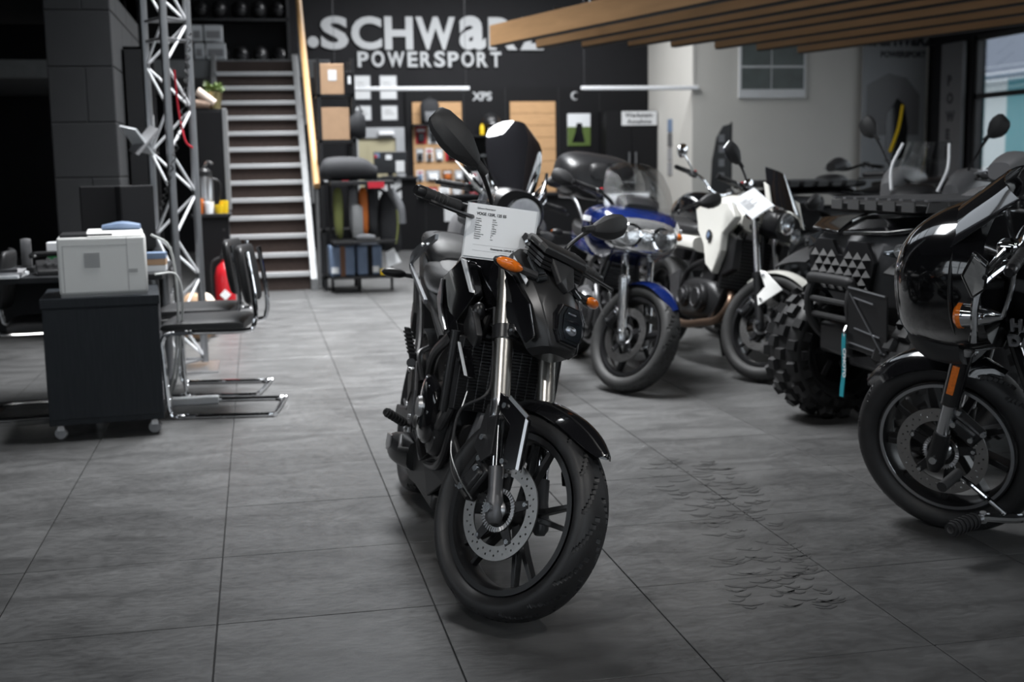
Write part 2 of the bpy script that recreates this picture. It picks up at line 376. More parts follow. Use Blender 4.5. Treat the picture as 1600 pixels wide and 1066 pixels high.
# outside: neighbouring house seen through the right window
hs = thing('neighbour_house', 'white house with slate-blue tiled roof and teal band outside the window', 'building', (24, 25, 0))
MB().bb(-2, 6, -12, 25, -1, 3.55).build('house_wall', 'render_white', hs, smooth=0)
MB().bb(-2.06, -2, -8, 8.1, 1.0, 3.55).build('teal_band', 'teal_wall', hs, smooth=0)
MB().bb(-2.6, -2.2, -12, 25, 3.55, 3.72).build('gutter', 'white_metal', hs, smooth=0)
rm = None
for r in range(7):
    for c_ in range(12):
        y = 1.+c_*1.9+(.95 if r % 2 else 0); x = -2.45+r*.62; z = 3.74+r*.42
        if rm is None: o = rm = MB().box((0, 0, 0), (.78, 1.86, .05), rotm((0, 1, 0), -.595)).build('roof_tile', 'roof_tile', hs, smooth=0)
        else: o = rm.copy(); COL.objects.link(o)
        o.location = (x, y, z)
gd = struct(MB().bb(XR+.3, 60, -30, 60, -.3, -.15).build('ground_outside', 'concrete', smooth=0))
# block-work pier on the left
PX0, PX1, PY0, PY1 = -1.43, -.97, 9.5, 11.8
pr_ = struct(MB().bb(PX0, PX1-.006, PY0+.006, PY1, 0, 2.55).build('wall_pier', 'mortar', smooth=0), 'grey painted block-work pier behind the desk')
bh = .62
for r in range(7):
    z0 = r*bh+(.12); z0 = r*.40; z1 = min(z0+.392, 4.4)
    if z0 > 2.5: break
    cuts = [PX0, PX1] if r % 2 else [PX0, PX0+.26, PX1]
    for a, b in zip(cuts, cuts[1:]): MB().bb(a+.003, b-.003, PY0, PY0+.02, z0, z1).build('block', 'block_paint', pr_, smooth=0, bevel=.004, seg=1)
    cuts = [PY0, PY0+.8, PY0+1.6, PY1] if r % 2 else [PY0, PY0+.4, PY0+1.2, PY1]
    for a, b in zip(cuts, cuts[1:]): MB().bb(PX1-.02, PX1, a+.003, b-.003, z0, z1).build('block', 'block_paint', pr_, smooth=0, bevel=.004, seg=1)
struct(MB().bb(XL, PX1, PY0+.02, PY1, 2.55, ZC).build('wall_pier_header', 'wall_dark', smooth=0), 'dark wall above the pier and the black doorway')
struct(MB().bb(XL, PX0-.9, PY0+.05, PY1, 0, 2.55).build('wall_left_return', 'wall_dark', smooth=0), 'black wall beside the dark doorway')
# mezzanine above the stair
MZ = 2.60; MY = 15.95
struct(MB().bb(XL, 1.0, MY, YB, MZ-.22, MZ).build('floor_mezzanine', 'galv', smooth=0, bevel=.006), 'grey steel mezzanine edge at the top of the stair')

# ------------------------------------------------------------------ staircase
st = thing('steel_staircase', 'straight steel staircase with grey nosings and brown risers', 'staircase', (.1, 12.75, 0))
NS = 14; rise = MZ/(NS); run = (MY-12.75)/NS
XA, XB = -.50, .42
for k in range(NS):
    z = rise*(k+1); y = run*k
    if k < NS-1:
        t = MB().bb(XA, XB, y, y+run+.02, z-.035, z).build('tread', 'tread_brown', st, smooth=0)
        MB().bb(XA, XB, y-.012, y+.03, z-.045, z+.003).build('nosing', 'nosing_grey', t, smooth=0, bevel=.004)
    MB().bb(XA, XB, y+.03, y+.045, z-rise, z-.035).build('riser', 'tread_brown', st, smooth=0)
L = MY-12.75
for x0, x1 in ((XA-.06, XA), (XB, XB+.07)):
    pl = [(-.09, 0), (.16, 0), (L, MZ-.13), (L, MZ+.06), (L-.12, MZ+.06), (-.09, .12)]
    MB().prism(pl, ((x0+x1)/2, 0, 0), (0, 1, 0), (0, 0, 1), x1-x0).build('stringer', 'galv', st, smooth=0, bevel=.006)
hr = MB().tube([(XB+.10, -.05, 1.06), (XB+.10, L*.5, 1.06+MZ*.5), (XB+.10, L+.1, 1.0+MZ+.1)], .036, 12).build('handrail', 'rail_wood', st)
for yy in (-.02, 1.0, 2.1, 3.1):
    z = yy/L*MZ; MB().cyl((XB+.10, yy, z+.05), (XB+.10, yy, z+1.04), .018).build('baluster', 'galv', st)
# things stored on the mezzanine
sh = thing('helmet_shelf', 'dark shelving with rows of helmets above the staircase', 'shelf', (-.2, 17.4, MZ))
for z in (.02, .62, 1.20): MB().bb(-.55, .75, -.2, .25, z, z+.03).build('shelf_board', 'satin_black', sh, smooth=0)
for x in (-.56, .74): MB().bb(x-.02, x+.02, -.2, .25, 0, 1.7).build('upright', 'satin_black', sh, smooth=0)
MB().bb(-.55, .75, .22, .25, 0, 1.7).build('back_panel', 'panel_black', sh, smooth=0)
for r, z in enumerate((.05, .65, 1.23)):
    for k in range(5):
        x = -.2-.42+k*.26
        h = thing('helmet', 'black helmet, %s from the left on the %s mezzanine shelf' % (('first', 'second', 'third', 'fourth', 'fifth')[k], ('lowest', 'middle', 'upper')[r]), 'helmet', (x, 17.33, MZ+z), random.uniform(-.5, .5), 'helmets on the mezzanine shelf')
        MB().ell((0, 0, .125), (.105, .125, .125), nu=14, nv=9).build('shell', 'satin_black', h)
        MB().ell((0, -.03, .13), (.09, .105, .05), nu=12, nv=6).build('visor', 'smoke_screen', h)
for k, (x, z, wd_) in enumerate(((-.62, .24, .13), (-.42, .24, .22), (-.60, .02, .12), (-.40, .02, .24))):
    b = tag(MB().bb(-wd_/2, wd_/2, -.1, .1, 0, .19).build('carton', 'paper_shade', smooth=0, bevel=.004, loc=(x, 16.15, MZ+z)), '%s small white carton at the %s left of the mezzanine edge' % (('narrow', 'wide', 'narrow', 'wide')[k], ('upper', 'upper', 'lower', 'lower')[k]), 'box', 'white cartons on the mezzanine')
    MB().bb(-wd_/2+.02, wd_/2-.03, -.103, -.099, .03, .12).build('printed_panel', 'grey_card', b, smooth=0)
# slatted wooden canopy
sd = V(-.2848, .9586, 0)/1.0; zs = 2.42
cn = thing('slatted_canopy', 'hanging canopy of long oak slats under the ceiling', 'canopy')
ends = [(2.75, 14.12), (3.32, 14.25), (3.85, 14.16), (4.38, 14.06), (4.9, 14.05), (5.53, 14.26), (6.16, 14.48), (6.85, 14.8)]
kk = (zs-CAMH)/(2.6-CAMH)
ang = math.atan2(-sd[0], sd[1])
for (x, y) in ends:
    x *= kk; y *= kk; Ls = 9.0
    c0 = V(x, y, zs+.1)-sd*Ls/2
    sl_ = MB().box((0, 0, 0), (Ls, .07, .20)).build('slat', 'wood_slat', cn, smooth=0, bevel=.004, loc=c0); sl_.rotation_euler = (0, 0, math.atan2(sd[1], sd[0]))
    MB().box((0, 0, -.108), (Ls-.02, .062, .016)).build('edge_strip', 'matte_black', sl_, smooth=0)  # black strip added for the dark line below each slat
for q in (1.2, 4.2, 7.2):
    a = V(ends[0][0]*kk, ends[0][1]*kk, zs+.22)-sd*q; b = V(ends[-1][0]*kk, ends[-1][1]*kk, zs+.22)-sd*q
    MB().tube([a, b], .025, 8).build('cross_bar', 'matte_black', cn)
    for t in (.1, .5, .9):
        p = a+(b-a)*t; MB().cyl(p, (p[0], p[1], ZC), .006, n=6).build('hanger', 'steel', cn)
p = V(2.98*kk*1.0, 12.3*kk, zs-.0)
# ------------------------------------------------------------------ back wall: lettering and display
sg = thing('wall_sign', 'large pale grey shop-name lettering on the black back wall', 'sign', (1.07, YB, 2.8))
x = 0.
def letters(s, x0, z0, H, widths, parent, m, bold, dep=.05):
    x = x0
    for ch, (wd_, hh) in zip(s, widths):
        me = text_mesh(ch, 1.0, dep, bold); vs = np.array([v.co for v in me.vertices])
        mn, mx = vs.min(0), vs.max(0); sx = wd_/(mx[0]-mn[0]); sz = hh/(mx[1]-mn[1])
        for v in me.vertices:
            c = v.co.copy(); v.co = ((c.x-mn[0])*sx, -dep-.002+(-c.z if 0 else -c.z), (c.y-mn[1])*sz)
        me.materials.clear(); me.materials.append(M[m]); me.name = 'letter'
        o = bpy.data.objects.new('letter', me); COL.objects.link(o); o.parent = parent; o.location = (x, 0, z0); x += wd_+.045
    return x
MB().lathe([(.0, -.05), (.085, -.05), (.085, 0), (0, 0)], (-.10, -.01, .36), (0, 1, 0), 24).build('dot', 'letter_grey', sg)
letters('SCHW', 0.02, .25, 0, [(.42, .50), (.47, .50), (.44, .50), (.62, .50)], sg, 'letter_grey', .035, .02)
letters('aRZ', 2.17, .25, 0, [(.42, .52), (.46, .50), (.40, .50)], sg, 'letter_grey', .035, .02)
letters('POWERSPORT', .57, -.015, 0, [(.17, .235), (.20, .245), (.27, .235), (.155, .235), (.175, .235), (.17, .245), (.17, .235), (.20, .245), (.175, .235), (.17, .235)], sg, 'letter_grey', .03, .02)
# display wall
dw = struct(MB().bb(2.36, 6.30, YB-.06, YB, .0, 2.46).build('trim_1', 'panel_black', smooth=0), 'black display wall panelling')
for x in (3.28, 3.95, 4.82, 5.5): MB().bb(x-.004, x+.004, YB-.064, YB-.058, .5, 2.46).build('panel_joint', 'matte_black', dw, smooth=0)
wp = []
for k, (a, b, lab) in enumerate(((2.46, 3.24, 'oak display panel hung with product packs behind the counter'), (4.02, 4.76, 'oak display panel behind the tall dark windscreen'))):
    p = thing('oak_wall_display', lab, 'panel', ((a+b)/2, YB-.06, .55), 0, 'oak display panels')
    nb = 9
    for r in range(nb):
        z0 = r*1.70/nb; MB().bb(-(b-a)/2, (b-a)/2, -.03, 0, z0, z0+1.70/nb-.006).build('board', 'wood', p, smooth=0, bevel=.002, seg=1)
def pack(x, z, wd_, h, m, body, lab):
    o = thing('product_pack', lab, 'product', (x, YB-.095, z), 0, 'hanging product packs')
    MB().bb(-wd_/2, wd_/2, -.006, 0, 0, h).build('backing_card', m, o, smooth=0)
    MB().bb(-wd_*.3, wd_*.3, -.05, -.006, h*.12, h*.62).build('blister', body, o, smooth=30, bevel=.015)
    MB().bb(-wd_*.36, wd_*.36, -.008, -.006, h*.70, h*.86).build('title_strip', 'paper_shade' if m != 'paper_shade' else 'red_card', o, smooth=0)
    MB().cyl((0, -.09, h-.015), (0, .03, h-.015), .004, n=6).build('hook', 'steel', o)
rows = [(1.60, .27, 'top', [('red_card', 'screen', .17), ('paper', 'screen', .17), ('red_card', 'screen', .15), ('red_card', 'grey_card', .14)]),
        (1.33, .20, 'second', [('grey_card', 'screen', .12), ('paper_shade', 'brown', .12), ('grey_card', 'paper', .13), ('red_card', 'screen', .22)]),
        (1.02, .17, 'third', [('paper_shade', 'blue_grey', .11), ('grey_card', 'paper', .24), ('brown', 'orange', .16), ('grey_card', 'paper', .14)]),
        (.68, .24, 'bottom', [('paper_shade', 'grey_card', .14), ('red_card', 'paper', .15), ('paper', 'screen', .17), ('grey_card', 'paper', .17)])]
for z, h, rn, cs in rows:
    x = 2.50
    for k, (m, b, wd_) in enumerate(cs):
        cn_ = {'red_card': 'red', 'paper': 'white', 'grey_card': 'grey', 'paper_shade': 'pale', 'brown': 'brown'}[m]
        pack(x+wd_/2, z, wd_, h, m, b, '%s product pack, %s in the %s row of the oak panel' % (cn_, ('leftmost', 'second', 'third', 'rightmost')[k], rn)); x += wd_+.03
for r, z in enumerate((1.25, .95, .70)):
    x = 3.35
    for k in range(4):
        wd_ = .13; m = ('grey_card', 'panel_black', 'red_card', 'paper_shade')[(k+r*3) % 4]
        pack(x+wd_/2, z, wd_, .2, m, 'grey_card' if r else 'screen', 'small accessory pack, %s in the %s row of the black panel' % (('leftmost', 'second', 'third', 'rightmost')[k], ('upper', 'middle', 'lower')[r])); x += wd_+.02
bp = thing('backpack', 'black backpack standing above the product packs', 'bag', (2.72, YB-.2, 1.90), 0)
MB().body([(-.14, 0, .17, .07, .15), (-.08, 0, .19, .10, .19), (.08, 0, .19, .10, .19), (.14, 0, .17, .07, .15)], 14, 3).build('body', 'fabric_dark', bp)
MB().body([(-.09, -.1, .11, .03, .08), (.09, -.1, .11, .03, .08)], 12, 1).build('front_pocket', 'fabric_grey', bp)
MB().tube([(-.04, 0, .37), (0, 0, .41), (.04, 0, .37)], .012, 6).build('handle', 'fabric_dark', bp)
MB().bb(2.44, 3.26, YB-.3, YB-.06, 1.87, 1.90).build('shelf_board', 'satin_black', dw, smooth=0)
hm = thing('display_helmet', 'black helmet with yellow trim on the wall display', 'helmet', (3.66, YB-.3, 1.72), .2)
MB().ell((0, 0, .17), (.16, .18, .17)).build('shell', 'satin_black', hm); MB().ell((0, -.05, .17), (.14, .15, .06)).build('visor', 'smoke_screen', hm)
MB().bb(3.3, 3.98, YB-.5, YB-.06, 1.69, 1.72).build('shelf_board', 'satin_black', dw, smooth=0)
for k in range(3): tag(MB().lathe([(.0, 0), (.035, 0), (.035, .12), (.018, .15), (.018, .17), (0, .17)], (0, 0, 0), (0, 0, 1), 14).build('spray_can', ('yellow', 'paper_shade', 'hi_viz')[k], loc=(3.50+k*.13, YB-.42, 1.72)), '%s spray can in front of the display helmet' % ('yellow', 'white', 'green')[k], 'can', 'spray cans on the display')
text('xps_logo', 'XPS', .18, 'letter_grey', tag(empty('logo_sign', (3.43, YB-.066, 2.27)), 'small slanted white XPS logo on the display wall', 'sign'), WALLTXT(0, 0, 0)@Matrix.Shear('XZ', 4, (.3, 0)) if False else WALLTXT(0, 0, 0), .003, .006)
lg = thing('round_logo', 'small round crescent logo at the end of the display wall', 'sign', (5.10, YB-.066, 2.33))
MB().tube([(math.cos(a)*.06, 0, math.sin(a)*.06) for a in np.linspace(.9, 5.3, 14)], [.004, .018, .02, .018, .004], 6, 1).build('crescent', 'letter_grey', lg)
ps = thing('rider_poster', 'small green and white poster of a rider on the display wall', 'poster', (5.15, YB-.066, 1.54))
MB().bb(-.19, .19, -.012, 0, 0, .51).build('print', 'paper_shade', ps, smooth=0); MB().bb(-.19, .19, -.014, -.012, 0, .30).build('meadow', 'leaf', ps, smooth=0)
MB().prism([(-.12, .05), (.1, .05), (.06, .22), (.05, .36), (-.04, .36), (-.06, .22)], (0, -.016, 0), (1, 0, 0), (0, 0, 1), .003).build('rider_shape', 'screen', ps, smooth=0)
# tall black cabinet with service sign
cb = thing('service_cabinet', 'tall black double-door cabinet at the end of the back wall', 'cabinet', (5.90, YB-.5, 0))
MB().bb(-.42, .42, -.0, .42, 0, 2.07).build('body', 'panel_black', cb, smooth=0, bevel=.004)
for s_ in (-1, 1):
    d_ = MB().bb(.004*s_, .415*s_, -.02, 0, .06, 2.05).build('door', 'panel_black', cb, smooth=0, bevel=.003)
    MB().cyl((.055*s_, -.05, 1.18), (.055*s_, -.05, 1.42), .014, n=10).bb(.05*s_-.008, .05*s_+.008, -.05, -.02, 1.2, 1.22).bb(.05*s_-.008, .05*s_+.008, -.05, -.02, 1.38, 1.40).build('handle', 'alu', d_)
ss = thing('service_sign', 'white sign reading Werkstatt-Annahme on the black cabinet', 'sign', (6.02, YB-.525, 1.84))
MB().bb(-.29, .29, -.012, 0, 0, .22).build('board', 'sign_white', ss, smooth=0)
text('lettering', 'Werkstatt-', .105, 'ink', ss, WALLTXT(0, -.013, .125), .001, .002, 'CENTER'); text('lettering', 'Annahme', .105, 'ink', ss, WALLTXT(0, -.013, .025), .001, .002, 'CENTER')
# glazed office door
dr = struct(MB().bb(1.47, 1.61, YB-.07, YB, 0, 1.86).bb(2.19, 2.33, YB-.07, YB, 0, 1.86).bb(1.61, 2.19, YB-.07, YB, 1.70, 1.86).bb(1.61, 2.19, YB-.06, YB, 0, .84).build('door_1', 'door_grey', smooth=0, bevel=.004), 'light grey framed door with a tall glass pane')
MB().bb(1.61, 2.19, YB-.03, YB-.025, .84, 1.70).build('pane', 'cream', dr, smooth=0); MB().bb(1.75, 2.19, YB-.036, YB-.031, 1.22, 1.62).build('blind', 'cream', dr, smooth=0)
MB().bb(1.92, 2.16, YB-.14, YB-.07, 1.74, 1.80).build('door_closer', 'white_metal', dr, smooth=0, bevel=.01)
# certificates
for k, (x0, x1, z0, z1, lab) in enumerate(((1.57, 1.83, 2.29, 2.66, 'upper left white certificate sheet above the office door'), (1.97, 2.24, 2.29, 2.66, 'upper right white certificate sheet above the office door'), (1.57, 1.83, 1.97, 2.20, 'lower left cream certificate above the office door'), (1.98, 2.24, 1.97, 2.20, 'lower right pale blue certificate above the office door'))):
    c_ = thing('certificate', lab, 'certificate', ((x0+x1)/2, YB, z0), 0, 'framed certificates')
    a = (x1-x0)/2; h = z1-z0; MB().bb(-a, a, -.015, 0, 0, h).build('frame', 'alu', c_, smooth=0); MB().bb(-a+.012, a-.012, -.018, -.015, .012, h-.012).build('sheet', 'sign_white', c_, smooth=0)
    for q in range(3): MB().bb(-a*.6, a*(.6-.2*q), -.0195, -.018, h*(.4+.14*q), h*(.4+.14*q)+.012).build('print_line', 'grey_card', c_, smooth=0)
# counter with monitor
ct = thing('reception_counter', 'long black reception counter with white chevrons in front of the office door', 'counter', (2.4, YB-1.05, 0))
MB().bb(-.02, 3.0, 0, .06, 0, .78).build('front_panel', 'panel_black', ct, smooth=0, bevel=.004); MB().bb(-.75, -.02, 0, .06, 0, 1.06).build('front_panel', 'panel_black', ct, smooth=0, bevel=.004); MB().bb(.0, 3.05, -.05, .65, .78, .82).build('top', 'desk_black', ct, smooth=0, bevel=.006); MB().bb(-.80, .0, -.05, .65, 1.06, 1.10).build('top', 'desk_black', ct, smooth=0, bevel=.006)
MB().bb(-.08, -.02, .06, .6, 0, 1.06).build('side_panel', 'panel_black', ct, smooth=0); MB().bb(-.75, -.69, .06, .6, 0, 1.06).build('side_panel', 'panel_black', ct, smooth=0)
for x in (.1, 1.0, 1.9, 2.8): MB().bb(x-.004, x+.004, -.004, 0, .02, .76).build('panel_seam', 'matte_black', ct, smooth=0)
def chevron(z): return MB().prism([(-.17, .10), (0, .0), (.17, .10), (.17, .22), (0, .12), (-.17, .22)], (-.43, -.006, z), (1, 0, 0), (0, 0, 1), .008).build('chevron', 'sign_white', ct, smooth=0)
for z in (.50, .68, .86): chevron(z)
MB().bb(.38, .72, -.006, 0, .42, .66).build('notice_sheet', 'sign_white', ct, smooth=0)
mn = thing('counter_monitor', 'black monitor with small coloured logos on the reception counter', 'monitor', (2.02, YB-.75, 1.10))
MB().bb(-.25, .25, -.02, .02, .05, .38).build('housing', 'screen', mn, smooth=0, bevel=.008); MB().bb(-.04, .04, .0, .03, 0, .2).build('neck', 'matte_black', mn, smooth=0); MB().bb(-.13, .13, -.08, .1, 0, .015).build('foot', 'matte_black', mn, smooth=0, bevel=.004)
MB().bb(-.24, -.16, -.023, -.02, .29, .36).build('sticker', 'blue_grey', mn, smooth=0); MB().bb(-.24, -.20, -.025, -.022, .29, .33).build('sticker', 'red_card', mn, smooth=0)
MB().bb(.08, .21, -.023, -.02, .07, .24).build('sticker', 'sign_white', mn, smooth=0); MB().bb(-.07, .02, -.023, -.02, .26, .33).build('sticker', 'paper_shade', mn, smooth=0)
for k in range(6):
    tag(MB().lathe([(0, 0), (.04, 0), (.042, .13), (.02, .16), (.02, .19), (0, .19)], (0, 0, 0), (0, 0, 1), 12).build('bottle', ('screen', 'red_card', 'paper_shade', 'blue_grey', 'screen', 'paper')[k], loc=(3.2+.16*k, YB-.6, .82)), '%s care-product bottle, %s from the left along the counter' % (('black', 'red', 'pale', 'blue', 'black', 'white')[k], ('first', 'second', 'third', 'fourth', 'fifth', 'sixth')[k]), 'bottle', 'care bottles on the counter')
# hanging linear lamps
for (x0, x1, lab) in ((1.10, 3.02, 'slim white linear lamp hanging before the certificates'), (4.65, 6.42, 'slim white linear lamp hanging before the black cabinet')):
    lp = thing('linear_lamp', lab, 'lamp', ((x0+x1)/2, 17.3, 2.30), 0, 'hanging linear lamps'); a = (x1-x0)/2
    MB().bb(-a, a, -.03, .03, 0, .05).build('housing', 'white_metal', lp, smooth=0, bevel=.006); MB().bb(-a+.03, a-.03, -.02, .02, -.008, 0).build('diffuser', 'paper_shade', lp, smooth=0)
    for q in (-.95, .95): MB().cyl((a*q, 0, .05), (a*q, 0, ZC-2.3), .004, n=6).build('rod', 'cast_grey', lp)
# white wall: picture, banner, column board, flag
pc = thing('photo_frame', 'white framed print of four dark photographs on the pale wall', 'picture', (7.58, 17.32, 2.17))
MB().bb(-.53, .53, -.03, 0, 0, .80).build('frame', 'sign_white', pc, smooth=0, bevel=.005)
for x0, x1 in ((-.49, -.03), (-.01, .49)):
    for z0, z1 in ((.13, .44), (.47, .78)): MB().bb(x0, x1, -.034, -.03, z0, z1).build('photograph', 'photo_dark', pc, smooth=0)
bn = thing('brand_banner', 'tall grey shop banner with a yellow and black rider print', 'banner', (9.50, 17.22, 1.1))
MB().bb(-.52, .52, -.02, 0, -1.0, 2.15).build('fabric', 'banner', bn, smooth=0); MB().bb(-.53, .53, -.06, .04, -1.1, -1.0).build('base', 'alu', bn, smooth=0, bevel=.01)
MB().prism([(-.45, .5), (.42, .5), (.42, 1.1), (.2, 1.35), (-.1, 1.42), (-.45, 1.25)], (0, -.022, 0), (1, 0, 0), (0, 0, 1), .004).build('hill_print', 'grey_plastic', bn, smooth=0)
MB().prism([(-.12, .1), (.2, .15), (.24, .6), (.18, .95), (.05, 1.05), (-.12, .8)], (0, -.026, 0), (1, 0, 0), (0, 0, 1), .004).build('rider_print', 'screen', bn, smooth=0)
MB().tube([(-.05, -.03, .25), (.08, -.03, .6), (.14, -.03, .95)], .025, 6).build('stripe_print', 'yellow', bn)
text('lettering', '.SCHWaRZ', .22, 'ink', bn, WALLTXT(-.44, -.022, 1.83), .002, .012); text('lettering', 'POWERSPORT', .115, 'ink', bn, WALLTXT(-.24, -.022, 1.66), .002, .006)
cbz = thing('column_board', 'narrow grey upright board with a column of dark letters by the window', 'sign', (10.05, 16.5, .2))
MB().bb(-.03, .03, -.28, .28, 0, 2.7).build('board', 'grey_plastic', cbz, smooth=0)
for k, ch in enumerate('POWER'): text('lettering', ch, .2, 'ink', cbz, frame_mtx((-.032, .1, 2.1-k*.26), (0, -1, 0), (0, 0, 1)), .002, .01)
fg = thing('feather_flag', 'black feather flag with pale vertical lettering before the white wall', 'flag', (6.05, 15.5, 0))
pts = [(-.13, 0), (.16, 0), (.18, .95), (.165, 1.08), (.05, 1.05), (-.04, .9), (-.10, .6)]
MB().prism(pts, (0, 0, .66), (1, 0, 0), (0, 0, 1), .012).build('fabric', 'satin_black', fg, smooth=0); MB().cyl((.17, 0, 0), (.17, 0, 1.76), .014, n=8).build('pole', 'matte_black', fg)
MB().lathe([(0, 0), (.2, 0), (.2, .03), (.05, .05), (0, .05)], (.17, 0, 0), (0, 0, 1), 20).build('base', 'matte_black', fg)
for z in (1.0, 1.18, 1.36, 1.5): MB().bb(-.01, .07, -.012, -.006, z, z+.1).build('lettering', 'grey_card', fg, smooth=0)
cs_ = thing('colour_strip', 'narrow vertical strip of blue and grey swatches on the pale wall', 'sign', (6.34, 18.3, 1.05))
for k in range(4): MB().bb(-.012, 0, -.1, .1, k*.22, k*.22+.2).build('swatch', ('grey_card', 'grey_card', 'grey_plastic', 'blue_grey')[k], cs_, smooth=0)
# ------------------------------------------------------------------ left: printer cabinet, desk, chairs, truss
cab = thing('pedestal_cabinet', 'black woodgrain rolling cabinet carrying the white printer', 'cabinet', (-.72, 5.86, 0), math.radians(5))
MB().bb(-.255, .255, -.0, .52, .075, .62).build('body', 'oak_black', cab, smooth=0, bevel=.003)
MB().bb(-.262, .262, -.012, .525, .62, .665).build('top', 'oak_black', cab, smooth=0, bevel=.004)
MB().bb(-.252, .252, -.012, 0, .105, .612).build('back_board', 'oak_black', cab, smooth=0, bevel=.002)
for x in (-.21, .21):
    for y in (.04, .46):
        c_ = MB().cyl((x, y, .075), (x, y, .055), .012, n=8).box((x, y+.01, .055), (.03, .04, .02)).build('caster', 'steel', cab)
        MB().lathe([(.012, -.012), (.026, -.012), (.03, -.006), (.03, .006), (.026, .012), (.012, .012)], (x, y+.015, .03), (.35, 1, 0), 18, True).lathe([(0, -.008), (.014, -.008), (.014, .008), (0, .008)], (x, y+.015, .03), (.35, 1, 0), 12).build('wheel', 'grey_card', c_)
pt = thing('laser_printer', 'white laser printer on the black rolling cabinet', 'printer', (-.70, 5.88, .665), math.radians(6))
MB().bb(-.195, .195, 0, .36, .012, .275).build('body', 'printer_white', pt, smooth=30, bevel=.012)
MB().bb(-.19, .19, .005, .35, 0, .014).build('foot_frame', 'printer_grey', pt, smooth=0)
MB().prism([(0, .275), (.34, .275), (.34, .297), (.06, .297)], (.06, 0, 0), (0, 1, 0), (0, 0, 1), .25).build('top_cover', 'printer_white', pt, smooth=0, bevel=.006)
MB().bb(-.18, .05, .01, .3, .275, .287).build('output_tray', 'plastic_black', pt, smooth=0, bevel=.004)
for k in range(9): MB().bb(-.080, -.012, -.004, .002, .135+k*.0078, .139+k*.0078).build('vent_slat', 'printer_grey', pt, smooth=0)
for k in range(3): MB().bb(.112, .152, -.002, .002, .107+k*.006, .110+k*.006).build('vent_slat', 'printer_grey', pt, smooth=0)
MB().bb(.108, .110, -.001, .001, .02, .27).build('panel_seam', 'printer_grey', pt, smooth=0); MB().bb(-.172, -.170, -.001, .001, .02, .235).build('panel_seam', 'printer_grey', pt, smooth=0); MB().bb(-.17, .108, -.001, .001, .234, .236).build('panel_seam', 'printer_grey', pt, smooth=0)
tag(MB().body([(-.09, 0, .02, .05, .012), (0, 0, .025, .06, .022), (.08, 0, .02, .04, .014)], 12, 3).build('blue_glove', 'blue_grey', loc=(-.62, 6.05, .955)), 'pale blue crumpled cloth lying on the printer', 'cloth')
# desk
dk = thing('office_desk', 'black office desk behind the printer', 'desk', (-1.3, 6.75, 0))
MB().bb(-.95, .82, -.35, .55, .69, .72).build('top', 'desk_black', dk, smooth=0, bevel=.004)
for x in (-.9, .77):
    for y in (-.28, .48): MB().cyl((x, y, 0), (x, y, .69), .028, n=14).build('leg', 'truss_alu', dk)
MB().bb(-.85, .75, .45, .47, .35, .69).build('modesty_panel', 'desk_black', dk, smooth=0)
def monitor(x, y, rz, lab):
    m_ = thing('desk_monitor', lab, 'monitor', (x, y, .72), rz, 'monitors on the desk')
    MB().bb(-.14, .14, -.02, .02, .10, .44).build('housing', 'panel_black', m_, smooth=0, bevel=.008); MB().bb(-.13, .13, .02, .023, .12, .43).build('screen', 'screen', m_, smooth=0)
    MB().bb(-.03, .03, -.03, .0, .01, .2).build('neck', 'matte_black', m_, smooth=0); MB().bb(-.11, .11, -.09, .09, 0, .012).build('foot', 'matte_black', m_, smooth=0, bevel=.004)
monitor(-.79, 7.0, .15, 'black desk monitor seen from behind, left of the pair'); monitor(-.63, 6.85, 1.0, 'black desk monitor turned edge-on beside the truss')
ph = thing('desk_phone', 'black desk phone with handset on the desk edge', 'phone', (-1.02, 6.6, .72), .2)
MB().prism([(-.1, 0), (.1, 0), (.1, .07), (-.1, .025)], (0, 0, 0), (0, 1, 0), (0, 0, 1), .18).build('base', 'plastic_black', ph, smooth=0, bevel=.006)
MB().tube([(-.1, -.02, .09), (-.09, -.02, .105), (.09, -.02, .105), (.1, -.02, .09)], [.024, .014, .014, .024], 10).build('handset', 'satin_black', ph)
for i in range(3):
    for j in range(3): MB().box((-.03+.035*i, -.05+.03*j, .055+.011*j), (.02, .018, .008)).build('key', 'grey_plastic', ph, smooth=0)
for k, (x, y, wd_, d_, lab, m) in enumerate(((-1.28, 6.52, .24, .3, 'lowest white folder in the pile on the desk', 'paper_shade'), (-1.27, 6.53, .22, .28, 'middle grey folder in the pile on the desk', 'grey_card'), (-1.29, 6.51, .20, .26, 'topmost dark folder in the pile on the desk', 'fabric_dark'))):
    tag(MB().bb(-wd_/2, wd_/2, -d_/2, d_/2, 0, .014).build('folder', m, smooth=0, loc=(x, y, .72+.015*k)), lab, 'folder', 'folders on the desk').rotation_euler = (0, 0, .1*k)
bt = thing('cordless_phone', 'slim grey cordless handset standing on the desk', 'phone', (-1.18, 6.75, .72)); MB().body([(-.025, 0, .09, .012, .085), (0, 0, .09, .018, .09), (.025, 0, .09, .012, .085)], 12, 2).build('handset', 'grey_plastic', bt); MB().bb(-.035, .035, -.03, .03, 0, .03).build('cradle', 'plastic_black', bt, smooth=0, bevel=.005)
gb = thing('green_white_box', 'white box with a green lower half on the desk', 'box', (-1.03, 6.85, .72)); MB().bb(-.06, .06, -.04, .04, .08, .15).build('lid', 'paper', gb, smooth=0, bevel=.003); MB().bb(-.058, .058, -.038, .038, 0, .08).build('base', 'green', gb, smooth=0, bevel=.003)
st_ = thing('stapler', 'red and black stapler leaning on the desk', 'stapler', (-.92, 6.6, .80)); MB().box((0, 0, .06), (.03, .04, .13), euler(0, .5, 0)).build('arm', 'red_plastic', st_, smooth=0, bevel=.008); MB().box((.02, 0, -.04), (.04, .05, .08)).build('base', 'plastic_black', st_, smooth=0, bevel=.006)
